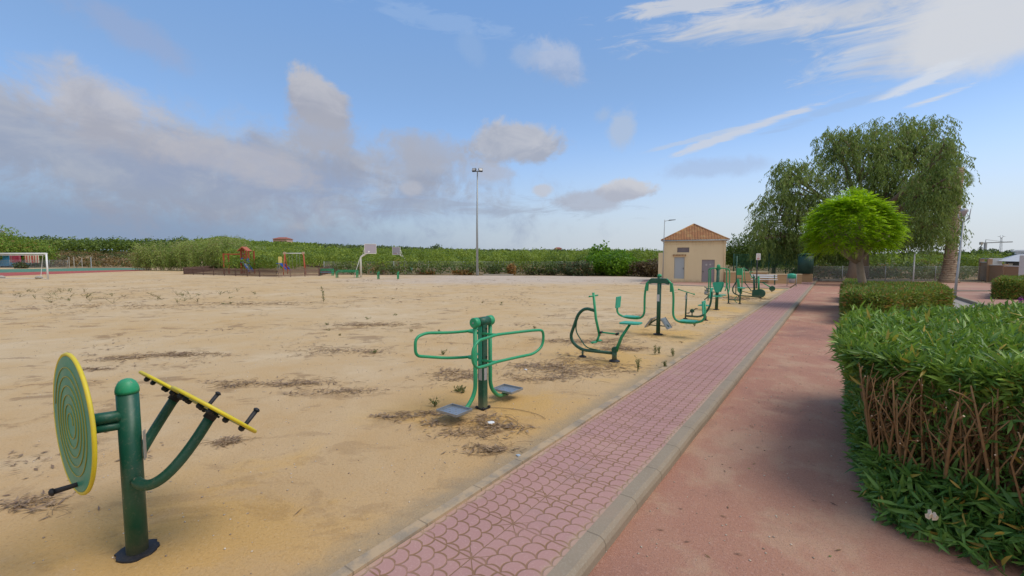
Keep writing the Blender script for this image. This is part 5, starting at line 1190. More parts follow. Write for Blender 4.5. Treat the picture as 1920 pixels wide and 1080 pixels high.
tree('pepper_tree', 'huge weeping tree with hanging grey green foliage behind the round lime green tree', 'tree', (bx, by, -.1),
     [lobe(1600, 300, 62, 62), lobe(1655, 262, 52, 42, 1), lobe(1722, 258, 40, 42, 0), lobe(1560, 268, 36, 30, 1), lobe(1690, 330, 75, 66), lobe(1748, 320, 32, 50, -1), lobe(1720, 390, 54, 60, -2.5), lobe(1500, 345, 52, 46, 0), lobe(1450, 400, 42, 50, 1), lobe(1520, 415, 60, 54, 0), lobe(1470, 322, 30, 24, 1), lobe(1425, 440, 26, 36, 0), lobe(1600, 415, 80, 46, 2), lobe(1680, 430, 70, 30, 0), lobe(1772, 405, 18, 26, -1), lobe(1757, 290, 24, 36, -7), lobe(1763, 345, 22, 36, -7), lobe(1735, 350, 40, 44, -7), lobe(1745, 420, 40, 36, -6), lobe(1540, 460, 60, 24, 3), lobe(1480, 455, 45, 26, 1)],
     (PEP, BARK), .62, None, nper=135, size=.30, asp=.24, strands=True, rs=5, forks=4.2)
tree('mulberry_tree', 'dark bushy tree rising behind the low wall, left of the weeping tree', 'tree', WP(1400, 56, 0), [(0, 0, 3.2, 3.0, 2.4, 2.2), (1.8, 0, 2.8, 2.2, 2, 1.7), (-1.2, 0, 2.6, 1.8, 2, 1.3)], (BT, BARK), .22, None, 420, .36, rs=8)
tree('olive_tree', 'olive green tree behind the low wall and tall mesh posts', 'tree', WP(1450, 53, 0), [(0, 0, 3.0, 2.6, 2.2, 1.9), (-1.9, 0, 2.6, 1.8, 1.8, 1.3), (1.9, 0, 2.7, 1.7, 1.8, 1.3)], (BT, BARK), .22, None, 420, .36, rs=9)
tree('olive_tree', 'leaning pale trunked small tree behind the round green column', 'tree', WP(1560, 58, 0), [(0, 0, 3.6, 2.4, 2.2, 1.2), (2.2, 1.0, 3.3, 2.1, 2, 1.0), (-2.0, 0, 3.1, 1.8, 1.8, 1.1)], (BT, BARK), .2, None, 420, .36, rs=10)
tree('leaning_tree', 'thick brown trunk with dark foliage standing just left of the lime green tree', 'tree', WP(1600, 37, 0), [(0, 0, 3.9, 2.2, 2.2, 1.2), (-1.8, 0, 3.9, 1.8, 1.6, 1.1), (2.2, 0, 4.0, 1.8, 1.8, 1.1)], (BT, BARK), .42, None, 380, .34, rs=11, forks=2.2)
# jacaranda: dome of feathery fronds
JAC = leafmat('jacaranda_fronds', C(.13, .28, .008), C(.45, .66, .018), None, 0, .9, .5)
JBARK = mat('jacaranda_bark', lambda t, bs, out: (t.put(bs.inputs['Base Color'], t.mix(t.noise(GEO(t), 9, 6, .7), C(.20, .14, .10), C(.40, .31, .23))), bump(t, bs, t.noise(GEO(t), 14, 6, .7), .6, .02)))
def jacaranda():
    D0 = 19.5; x, y, _ = WP(1621, D0, -.085); R0 = empty('jacaranda_tree', (x, y, -.085), YAW, 'small umbrella shaped tree with vivid lime green feathery crown above the hedge', 'tree'); s = D0 / FPX; X = lambda px: (px - 1621) * s; Z = lambda py: ZP(py, D0) + .085
    b = MB(); zf = Z(486); b.tube([(X(1622), 0, -.1), (X(1619), 0, zf * .45), (X(1609), 0, zf)], [.20, .155, .125], 14)
    for e, r in (((X(1572), .2, Z(462)), .12), ((X(1612), -.2, Z(452)), .11), ((X(1640), .2, Z(460)), .10), ((X(1598), .6, Z(455)), .10), ((X(1585), -.6, Z(468)), .07)):
        st = V3((X(1606), 0, zf - .08)); e = V3(e); b.tube([st, st.lerp(e, .5) + V3((0, 0, -.06)), e], [r * 1.2, r, r * .75], 9)
        for k in range(9):
            u = sphere_pts(1)[0]; u[2] = abs(u[2]) * .6 + .15; b.tube([e, e + V3(u) * .55, e + V3(u) * 1.15 + V3((0, 0, .1))], [r * .4, r * .25, .012], 5)
    b.build('trunk', JBARK, R0)
    cx, cz, rx, rz = X(1592), Z(419), 60 * s, 59 * s; P = []; T = []
    n = 3100; U = sphere_pts(n); U[:, 2] = np.where(U[:, 2] < -.62, -U[:, 2], U[:, 2]); q = RNG.uniform(.55, 1.0, n) ** .5; dn = U[:, 2] < -.1; q = np.where(dn, np.clip(q, .86, 1), q)
    lump = 1 + .10 * np.sin(U[:, 0] * 5 + 1) * np.cos(U[:, 1] * 4) + .07 * np.sin(U[:, 0] * 11 + U[:, 2] * 9) + RNG.uniform(-.06, .06, n)
    P0 = np.array([cx, 0, cz - .25]) + U * np.array([rx, rx, rz]) * (q * lump)[:, None]
    out = unit(U * np.array([1, 1, .35]) + RNG.normal(size=(n, 3)) * .32); L = RNG.uniform(.38, .66, n) ; K = 9
    for j in range(K):
        f = (j + .5) / K; droop = -.55 * f ** 1.6; base = P0 + out * (L * f)[:, None]; base[:, 2] += L * droop * .6
        sd = unit(np.cross(out, np.array([0, 0, 1.0]))); w = .15 * math.sin(math.pi * min(1, f * .85 + .12))
        for sg in (-1, 1):
            D = unit(sd * sg + out * .55 + np.array([0, 0, -.25])); Nn = np.tile([0, 0, 1.0], (n, 1)) + RNG.normal(size=(n, 3)) * .25; P.append(quads(base, D, w, .045, Nn)); T.append(np.clip(RNG.uniform(0, .7, n) + .3 * f, 0, 1))
    V, F = merge(P); npmesh('crown', V, F, JAC, R0, np.concatenate(T))
jacaranda()
# palm trunk
def palm():
    D0 = 39.6; x, y, _ = WP(1779, D0, .0); R0 = empty('palm_tree', (x, y, 0), YAW, 'tall stout palm trunk with scaly bark flaring at its foot, merging into the weeping tree', 'palm'); b = MB(); n = 30; s = D0 / FPX; pts, rr = [], []
    pal = mat('palm_bark', lambda t, bs, out: (lambda v: (t.put(bs.inputs['Base Color'], t.mix(v, C(.16, .115, .08), C(.46, .36, .26))), bump(t, bs, v, .8, .06)))(t.m('ADD', t.m('MULTIPLY', t.m('ABSOLUTE', t.m('SINE', t.m('MULTIPLY', t.m('ADD', t.xyz(OBJ(t))[2], t.m('MULTIPLY', t.noise(OBJ(t), 3, 3), .35)), 16.0))), .55), t.m('MULTIPLY', t.noise(OBJ(t), 7, 5, .7), .6))))
    H_ = ZP(318, D0)
    for i in range(n + 1):
        u = i / n; z = H_ * u; r = .40 + .30 * math.exp(-z / .5) + .05 * math.sin(z * 9) * .3 + .10 * max(0, 1 - z / 4); pts.append((.02 * z + .012 * z * .3, 0, z)); rr.append(r)
    b.tube(pts, rr, 18); b.build('trunk', pal, R0)
    k = MB()
    for i in range(46):
        a = i * 2.4; z = .6 + i * .085; r = .43 + .10 * max(0, 1 - z / 4) + .3 * math.exp(-z / .5); k.prism([(-.09, 0), (.09, 0), (.05, .14), (-.05, .14)], .06, (r * math.cos(a) + .02 * z, r * math.sin(a), z), (-math.sin(a), math.cos(a), 0), (math.cos(a) * .4, math.sin(a) * .4, .9))
    k.build('leaf_scars', pal, R0)
    P = []; nf = 7
    for i in range(nf):
        an = i * 2.4; el = .2 + .5 * math.sin(i); c0 = np.array([.5 * math.cos(an), .5 * math.sin(an), H_ - .2]); o = np.array([math.cos(an), math.sin(an), 0]); m_ = 22
        f = np.linspace(.1, 1, m_); base = c0 + o * (.7 * f)[:, None]; base[:, 2] += -1.5 * f ** 1.4
        sd = np.array([-math.sin(an), math.cos(an), 0])
        for sg in (-1, 1): P.append(quads(base, np.tile(sd * sg + o * .6 + np.array([0, 0, -.3]), (m_, 1)), .5 * np.sin(np.pi * np.clip(f, .1, .95)) + .1, .05))
    V, F = merge(P); npmesh('fronds', V, F, PEP, R0, RNG.uniform(0, 1, len(F)))
palm()
# distant trees on the right
for px, d, w, h, lb in ((1848, 215, 5.6, 6.2, 'round topped dark pine left of the power pylon'), (1886, 230, 4.6, 5.8, 'round topped dark pine right of the power pylon, above the white roof')):
    bush('stone_pine', lb, 'tree', WP(px, d, 0.5), (w, w, h * .55), 2200, .9, leafmat('pine_needles', C(.03, .06, .02), C(.10, .15, .04), None, 0, .3, .2), True, 4, 'round pines on the right skyline')
for px, d, h, w, lb in ((1835, 190, 8.3, .55, 'slim dark cypress left of the rounded pine'), (1803, 185, 6.2, 1.1, 'dark cypress nearest the street lamp'), (1863, 230, 7.0, .5, 'tiny cypress between the two rounded pines'), (1754, 200, 6.5, .5, 'small distant cypress left of the palm trunk')):
    bush('cypress', lb, 'tree', WP(px, d, 0), (w, w, h * .5), 500, .6, leafmat('cypress_leaves', C(.02, .035, .015), C(.06, .08, .03)), True, 1, 'cypress trees on the right skyline')
bush('skyline_tree', 'lone dark rounded tree on the skyline above the far basketball hoop', 'tree', WP(819, 200, float(tz_np(np.array((819 - 960) / FPX * 200), np.array(200.)))), (3.4, 3, 2.9), 900, .8, ORCH_D, True, 2)
for i, (px, d) in enumerate(((1815, 170), (1790, 180), (1700, 150), (1735, 160), (1770, 175), (1826, 150))):
    bush('field_tree', 'low green field tree in the distance on the right skyline', 'tree', WP(px, d, 0), (5 + i % 3, 4, 2.4 + .3 * (i % 2)), 1100, .9, BT, True, 3, 'low field trees on the right skyline')
# ------------------------------------------------------------------ clipped hedges
def leaf3(P, D, N, L, Wd, curl):
    """lanceolate folded leaves: 9 verts, 6 faces (as 4-gons, tips degenerate-free triangles padded)"""
    n = len(P); L = L[:, None]; Wd = Wd[:, None]; D = unit(D); Sd = unit(np.cross(D, N)); Nn = unit(np.cross(Sd, D)); c = curl[:, None]
    sp = [P + D * L * f - Nn * (c * L * f * f) for f in (0, .3, .66, 1.0)]
    e = [(.3, .46), (.66, .40)]; up = .18
    L1 = sp[1] + Sd * Wd * .46 + Nn * Wd * up; R1 = sp[1] - Sd * Wd * .46 + Nn * Wd * up; L2 = sp[2] + Sd * Wd * .38 + Nn * Wd * up; R2 = sp[2] - Sd * Wd * .38 + Nn * Wd * up
    V = np.stack([sp[0], L1, sp[1], R1, L2, sp[2], R2, sp[3]], 1).reshape(-1, 3); b = np.arange(n)[:, None] * 8
    T = np.array([[0, 2, 1], [0, 3, 2], [1, 2, 5], [1, 5, 4], [2, 3, 6], [2, 6, 5], [4, 5, 7], [5, 6, 7]])
    F = (b[:, None, :] + T[None]).reshape(-1, 3); return V, F
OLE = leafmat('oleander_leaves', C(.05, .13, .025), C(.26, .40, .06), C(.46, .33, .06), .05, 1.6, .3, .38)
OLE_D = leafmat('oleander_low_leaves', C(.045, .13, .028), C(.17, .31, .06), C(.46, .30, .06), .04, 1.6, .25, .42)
OLE_F = leafmat('hedge_leaves', C(.07, .12, .02), C(.27, .37, .07), C(.36, .18, .06), .18, 1.2, .3, .5)
STEM = mat('oleander_stem', lambda t, bs, out: (t.put(bs.inputs['Base Color'], t.mix(t.noise(GEO(t), 14, 5, .7), C(.11, .065, .03), C(.36, .21, .09))), bump(t, bs, t.noise(GEO(t), 60, 4, .7), .5, .004)))
CUT = mat('cut_wood', lambda t, bs, out: t.put(bs.inputs['Base Color'], C(.62, .47, .33)))
SOIL = mat('dark_soil', lambda t, bs, out: t.put(bs.inputs['Base Color'], t.mix(t.noise(GEO(t), 12, 5, .7), C(.07, .045, .03), C(.16, .10, .06))))  # dark brown bare soil of the hedge bed
def poly_sample(poly, n, rg):
    poly = np.array(poly); lo, hi = poly.min(0), poly.max(0); out = []
    while sum(len(o) for o in out) < n:
        q = rg.uniform(lo, hi, (n * 2, 2)); ins = np.zeros(len(q), bool); j = len(poly) - 1
        for i in range(len(poly)):
            xi, yi, xj, yj = *poly[i], *poly[j]; c = ((yi > q[:, 1]) != (yj > q[:, 1])) & (q[:, 0] < (xj - xi) * (q[:, 1] - yi) / (yj - yi + 1e-12) + xi); ins ^= c; j = i
        out.append(q[ins])
    return np.concatenate(out)[:n]
def near_hedge():
    rg = np.random.default_rng(11); gz = -.085; top = 1.23
    poly = [(.10, 5.75), (.16, 5.35), (.42, 5.02), (1.15, 4.72), (2.6, 4.6), (3.9, 5.2), (4.1, 9.0), (3.9, 13.2), (2.7, 11.9), (1.5, 10.0), (.95, 9.1), (.24, 8.6)]
    R0 = empty('oleander_hedge', (0, 0, 0), 0, 'big clipped hedge in the right foreground, leafy on top with bare brown stems showing', 'hedge', 'clipped hedges along the red strip')
    pl = np.array(poly); m = len(pl)
    edges = [(pl[i], pl[(i + 1) % m]) for i in range(m)]
    LP, LD, LN, LL, LW, LC, LM = [], [], [], [], [], [], []
    def add(P, D, N, L, Wd, c, mid): LP.append(P); LD.append(D); LN.append(N); LL.append(L); LW.append(Wd); LC.append(c); LM.append(np.full(len(P), mid))
    def whorl(P, up, n_l, Lr, mid, N0=None):     # shoots: several leaves fanned round each tip
        n = len(P)
        for k in range(n_l):
            a = rg.uniform(0, 6.28, n); t1 = unit(np.cross(up, rg.normal(size=(n, 3)))); D = unit(up * rg.uniform(.25, 1.1, n)[:, None] + t1 * rg.uniform(.4, 1.0, n)[:, None]); off = up * rg.uniform(-.09, .02, n)[:, None]
            L = rg.uniform(*Lr, n) * rg.choice([.6, .85, 1, 1.25], n); add(P + off, D, unit(up + rg.normal(size=(n, 3)) * .35), L, L * rg.uniform(.15, .22, n), rg.uniform(-.05, .35, n), mid)
    # top carpet
    q = poly_sample(poly, 5200, rg); near = (q[:, 1] < 8); w = near | (rg.random(len(q)) < .55); q = q[w]
    z = top + .035 * np.sin(q[:, 0] * 5 + q[:, 1] * 3) + .03 * np.sin(q[:, 0] * 2.1 - q[:, 1] * 4.3) + rg.normal(size=len(q)) * .04
    up = unit(np.stack([rg.normal(size=len(q)) * .38, rg.normal(size=len(q)) * .38, np.ones(len(q))], 1)); whorl(np.stack([q[:, 0], q[:, 1], z], 1), up, 6, (.085, .15), 0)
    q2 = poly_sample(poly, 2600, rg); up = unit(np.stack([rg.normal(size=len(q2)) * .6, rg.normal(size=len(q2)) * .6, np.ones(len(q2))], 1)); whorl(np.stack([q2[:, 0], q2[:, 1], rg.uniform(top - .30, top - .10, len(q2))], 1), up, 4, (.09, .15), 0)
    q3 = poly_sample(poly, 260, rg); q3 = q3[q3[:, 1] > 4.8]; up = unit(np.stack([rg.normal(size=len(q3)) * .2, rg.normal(size=len(q3)) * .2, np.ones(len(q3))], 1)); whorl(np.stack([q3[:, 0], q3[:, 1], np.full(len(q3), top + .07)], 1), up, 5, (.10, .17), 0)
    # flanks: dense rim near the top, thin in the middle, bushy skirt at the foot
    for (a, b) in edges:
        d = b - a; L = float(np.hypot(*d)); nrm = np.array([d[1], -d[0]]) / L; mid_ = (a + b) / 2
        cen = pl.mean(0)
        if (mid_ - cen) @ nrm < 0: nrm = -nrm
        front = mid_[1] < 5.5 and mid_[0] < 3.5; leftf = mid_[0] < .45 and mid_[1] > 5.0
        n1 = int(L * (520 if front or leftf else 160)); u = rg.uniform(0, 1, n1)[:, None]; zz = top - rg.exponential(.05, n1) * (1 + .9 * np.sin(u[:, 0] * L * 4) ** 2); zz = np.clip(zz, .9, None); inn = rg.uniform(-.03, .10, n1)
        P = np.concatenate([a + d * u - nrm * inn[:, None], zz[:, None]], 1); up = unit(np.stack([np.full(n1, nrm[0]), np.full(n1, nrm[1]), rg.uniform(.2, 1.4, n1)], 1) + rg.normal(size=(n1, 3)) * .35); whorl(P, up, 3, (.08, .14), 0)
        # middle leaves
        dens = 230 if leftf else ((260 if mid_[0] < .9 else 230) if front else 140); n2 = int(L * dens); u = rg.uniform(0, 1, n2)[:, None]; P = np.concatenate([a + d * u - nrm * rg.uniform(-.04, .22, n2)[:, None], rg.uniform(.18, top - .15, n2)[:, None]], 1); P[:, 0] += np.where(P[:, 0] < .5, .24 * np.clip(1 - P[:, 2] / top, 0, 1), 0)
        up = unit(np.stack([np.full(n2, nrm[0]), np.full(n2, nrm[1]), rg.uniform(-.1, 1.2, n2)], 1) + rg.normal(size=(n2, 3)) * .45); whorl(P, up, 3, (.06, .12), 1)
        # skirt
        if front or leftf:
            n3 = int(L * (480 if front else 620)); u = rg.uniform(.0, 1.0, n3)[:, None]; h = rg.uniform(0, 1, n3); flare = (.02 + (.46 if front else .02) * (1 - h)) * rg.uniform(.2, 1.0, n3) + (.0 if front else -.08)
            xy = a + d * u + nrm * (flare)[:, None]; xy[:, 0] = np.maximum(xy[:, 0], .28 + rg.uniform(0, .12, n3) + np.clip(5.5 - xy[:, 1], 0, 9) * .13)
            P = np.concatenate([xy, (gz + .05 + h * (.40 if front else .45))[:, None]], 1)
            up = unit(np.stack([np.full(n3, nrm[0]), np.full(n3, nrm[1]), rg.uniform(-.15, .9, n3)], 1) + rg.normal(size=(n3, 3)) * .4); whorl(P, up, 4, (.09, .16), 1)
    # inner dark leaves so that one does not see straight through
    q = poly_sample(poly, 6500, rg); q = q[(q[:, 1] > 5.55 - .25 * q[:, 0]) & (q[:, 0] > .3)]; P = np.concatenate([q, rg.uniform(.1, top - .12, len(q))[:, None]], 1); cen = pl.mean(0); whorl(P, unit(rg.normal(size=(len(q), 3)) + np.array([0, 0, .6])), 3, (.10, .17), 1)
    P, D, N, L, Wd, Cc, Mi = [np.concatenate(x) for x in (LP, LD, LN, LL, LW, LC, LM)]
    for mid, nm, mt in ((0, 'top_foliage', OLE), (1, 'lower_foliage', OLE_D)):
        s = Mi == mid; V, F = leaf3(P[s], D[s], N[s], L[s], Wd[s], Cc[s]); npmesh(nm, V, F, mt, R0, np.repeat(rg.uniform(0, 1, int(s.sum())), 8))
    # stems
    b = MB(); cu = MB(); clumps = poly_sample([(x * .93 + .15, y * .96 + .28) for x, y in poly], 90, rg)
    fr = [pl[i] + (pl[i + 1] - pl[i]) * u + np.array([.08, o]) for o in (.10, .34) for i in (1, 2, 3) for u in np.linspace(0, 1, 6 if i != 3 else 14, endpoint=False)][2:] + [np.array([.40, y]) for y in np.arange(5.6, 8.6, .3)]
    for ci, c in enumerate(list(fr) + list(clumps)):
        ns = 9 if ci < len(fr) else 4
        for k in range(ns):
            a = rg.uniform(0, 6.28); r0 = rg.uniform(.006, .013) * (1.25 if k == 0 else 1); sx, sy = math.cos(a), math.sin(a); x0, y0 = c[0] + .07 * sx + rg.normal() * .03, c[1] + .07 * sy + rg.normal() * .03
            ln = rg.uniform(.06, .34); hz_ = rg.uniform(.85, 1.18); p1 = (x0 + sx * ln * .3 + rg.normal() * .035, y0 + sy * ln * .3 + rg.normal() * .03, hz_ * .35); p2 = (x0 + sx * ln * .7 + rg.normal() * .045, y0 + sy * ln * .7 + rg.normal() * .03, hz_ * .7); p3 = (x0 + sx * ln, y0 + sy * ln, hz_); p1, p2, p3 = [(max(p[0], .40 - .16 * p[2]), p[1], p[2]) for p in (p1, p2, p3)]; x0 = max(x0, .42)
            b.tube([(x0, y0, gz - .02), p1, p2, p3], [r0 * 1.2, r0, r0 * .75, r0 * .45], 6)
            for j in range(rg.integers(2, 5)):
                f = rg.uniform(.2, .9); q0 = V3(p1).lerp(V3(p2), f) if rg.random() < .6 else V3(p2).lerp(V3(p3), f); a2 = rg.uniform(0, 6.28); l2 = rg.uniform(.06, .30); dv = V3((abs(math.cos(a2)) * .55 if q0.x < .4 else math.cos(a2) * .55, math.sin(a2) * .55, rg.uniform(.3, 1.1))).normalized() * l2; r2 = r0 * rg.uniform(.35, .6)
                b.tube([q0, q0 + dv * .5 + V3((0, 0, .012)), q0 + dv], [r2 * 1.2, r2, r2 * .9], 5)
                if l2 < .17: cu.tube([q0 + dv, q0 + dv * 1.04], [r2 * 1.0, r2 * 1.0], 6)
    b.build('stems', STEM, R0); cu.build('cut_tips', CUT, R0)
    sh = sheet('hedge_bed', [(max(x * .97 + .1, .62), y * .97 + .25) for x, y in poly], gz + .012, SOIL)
    # fallen flower caught on the skirt
    F0 = V3(G(1745, 975, .12)); f = MB(); 
    for k in range(6):
        a = k * 1.05; f.prism([(-.004, 0), (.02, .01), (.028, .035), (.008, .05), (-.012, .03)], .003, F0 + V3((.012 * math.cos(a), .012 * math.sin(a), .012 * (k % 3))), (math.cos(a), math.sin(a), 0), (.2, .1, 1))
    o = f.build('withered_flower', mat('withered_petal', lambda t, bs, out: t.put(bs.inputs['Base Color'], C(.72, .60, .45))), None, tuple(F0)); tag(o, 'crumpled cream withered flower caught on the lower leaves of the big hedge', 'flower')
near_hedge()
def small_hedge(poly, top, gz, label, n_top, size=.085, seed=3, grp='clipped hedges along the red strip', name='oleander_hedge'):
    rg = np.random.default_rng(seed); pl = np.array(poly); m = len(pl); cen = pl.mean(0); R0 = empty(name, (float(cen[0]), float(cen[1]), gz), 0, label, 'hedge', grp); Ps, Ds, Ns = [], [], []
    q = poly_sample(poly, n_top, rg); z = top - gz + .03 * np.sin(q[:, 0] * 4 + q[:, 1] * 2) + rg.normal(size=len(q)) * .035; Ps.append(np.concatenate([q - cen, z[:, None]], 1)); Ds.append(unit(rg.normal(size=(len(q), 3)) * .8 + np.array([0, 0, 1]))); Ns.append(np.tile([0, 0, 1.], (len(q), 1)) + rg.normal(size=(len(q), 3)) * .5)
    for i in range(m):
        a, b = pl[i], pl[(i + 1) % m]; d = b - a; L = float(np.hypot(*d)); nrm = np.array([d[1], -d[0]]) / L
        if ((a + b) / 2 - cen) @ nrm < 0: nrm = -nrm
        n = int(L * (top - gz) * n_top / 14); u = rg.uniform(0, 1, n)[:, None]; zz = rg.uniform(.03, top - gz, n); bul = .06 * np.sin(u[:, 0] * L * 3) + rg.normal(size=n) * .05 - .03
        Ps.append(np.concatenate([a + d * u + nrm * bul[:, None] - cen, zz[:, None]], 1)); o3 = np.array([nrm[0], nrm[1], .5]); Ds.append(unit(rg.normal(size=(n, 3)) * .7 + o3)); Ns.append(np.tile(o3, (n, 1)) + rg.normal(size=(n, 3)) * .6)
    P, D, N = map(np.concatenate, (Ps, Ds, Ns)); s = size * rg.uniform(.7, 1.6, len(P)); V, F = quads(P, D, s, s * .3, N); npmesh('foliage', V, F, OLE_F, R0, np.clip(rg.uniform(0, 1, len(F)), 0, 1))
    c = MB(); k = [(x - cen[0]) * .93 for x, y in poly], [(y - cen[1]) * .93 for x, y in poly]
    for (x, y) in poly_sample(poly, 70, rg): c.tube([((x - cen[0]) * .95, (y - cen[1]) * .95, 0), ((x - cen[0]) * .97 + rg.normal() * .04, (y - cen[1]) * .97 + rg.normal() * .04, (top - gz) * .93)], [.02, .01], 5)
    c.build('stems', STEM, R0)
    # twiggy inner body
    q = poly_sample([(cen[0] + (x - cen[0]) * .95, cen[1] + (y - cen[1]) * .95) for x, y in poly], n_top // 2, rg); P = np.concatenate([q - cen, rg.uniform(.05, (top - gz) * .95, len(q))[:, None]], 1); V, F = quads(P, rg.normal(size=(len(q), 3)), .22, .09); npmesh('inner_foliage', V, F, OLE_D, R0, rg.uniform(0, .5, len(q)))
small_hedge([(.42, 18.5), (1.2, 18.6), (3.5, 23.0), (3.9, 28.0), (2.4, 27.2), (.45, 25.8)], .93, -.085, 'clipped hedge in the middle distance under the lime green tree', 26000, .10, 3)
small_hedge([(.55, 27.6), (1.1, 27.8), (1.1, 31.5), (.55, 31.5)], .86, -.085, 'narrow far strip of clipped hedge left of the lime green tree trunk', 5000, .10, 4)
a, b, c, d = G(1865, 561, .02), G(1960, 563, .02), G(1960, 551, .02), G(1873, 551, .02)
small_hedge([a[:2], b[:2], c[:2], d[:2]], .98, .02, 'small clipped hedge in front of the brown boundary wall', 16000, .10, 5, None)
P_ = G(1919, 575, .02); bush('flower_plant', 'purple flower clump at the right edge beyond the big hedge', 'flower', (P_[0] + .05, P_[1], .02), (.22, .22, .26), 300, .07, mat('purple_petals', lambda t, bs, out: t.put(bs.inputs['Base Color'], C(.25, .04, .22))), False)
# ------------------------------------------------------------------ weeds, twigs, pebbles
WEED = leafmat('weed_leaves', C(.07, .10, .03), C(.20, .24, .08), C(.35, .27, .12), .2, 2, .2)
DRYW = leafmat('dry_weed', C(.16, .13, .06), C(.34, .27, .13), None, 0, 2, .1)
def weed(px, py, h, w, label, dry=False, grp=None, n=60, upright=.9):
    x, y, _ = G(px, py); rg = np.random.default_rng(int(px * 31 + py)); ns = max(3, int(n / 12)); R0 = empty('weed', (x, y, 0), 0, label, 'weed', grp); b = MB(); P, D = [], []
    for k in range(ns):
        a = rg.uniform(0, 6.28); l = rg.uniform(.1, 1) * w; hh = h * rg.uniform(.6, 1); e = V3((math.cos(a) * l, math.sin(a) * l, hh)); b.tube([(0, 0, 0), e * .5 + V3((0, 0, hh * .1)), e], [.005, .004, .002], 4)
        for j in range(12): f = rg.uniform(.15, 1); P.append(tuple(e * f)); D.append(unit(rg.normal(size=3) + np.array([0, 0, .6])))
    b.build('stalk', MATS['cane_stalk'], R0); V, F = quads(np.array(P), np.array(D), rg.uniform(.03, .075, len(P)) * max(1, h * 2.2), .014 * max(1, h * 2.5)); npmesh('leaves', V, F, DRYW if dry else WEED, R0, rg.uniform(0, 1, len(F)))
for px, py, h, w, lb in ((832, 665, .10, .10, 'small green weed left of the footplate of the swing stepper, upper of two'), (816, 762, .13, .16, 'green weed tuft beside the near steel footplate'), (860, 735, .09, .08, 'tiny green weed just above the near steel footplate, right one of a pair'), (868, 737, .09, .07, 'tiny green weed just above the near steel footplate, nearest the post'), (1196, 697, .28, .07, 'upright green weed near the path beyond the rider machine'), (1228, 665, .24, .05, 'thin upright weed left of the hanging seat post'), (1236, 664, .18, .05, 'short weed at the left of the thin upright one'), (1262, 668, .20, .05, 'thin weed against the path kerb'), (1247, 690, .0 + .16, .05, 'small weed right beside the path kerb, nearest'), (607, 567, .85, .12, 'tall thin dry weed stalk alone in the sand field'), (702, 662, .06, .12, 'flat green weed in open sand'), (1302, 612, .12, .05, 'small weed right below the pedal machine')):
    weed(px, py, h, w, lb)
rgw = np.random.default_rng(21); spots = []
for i in range(58):
    if i < 30: px, py = rgw.uniform(-10, 170), 543 + abs(rgw.normal()) * 11 + rgw.uniform(0, 6)
    else: px, py = rgw.uniform(190, 520), 545 + rgw.uniform(0, 26)
    weed(px, py, rgw.uniform(.08, .32), rgw.uniform(.2, .6), 'scrubby olive weed clump growing in the open sand field', rgw.random() < .55, 'scrubby weeds across the sand field', 48)
for i in range(12):
    px, py = rgw.uniform(560, 1050), rgw.uniform(545, 640); weed(px, py, rgw.uniform(.03, .09), rgw.uniform(.08, .2), 'low dry weed sprig in the middle of the sand field', rgw.random() < .7, 'low sprigs across the middle sand', 24)
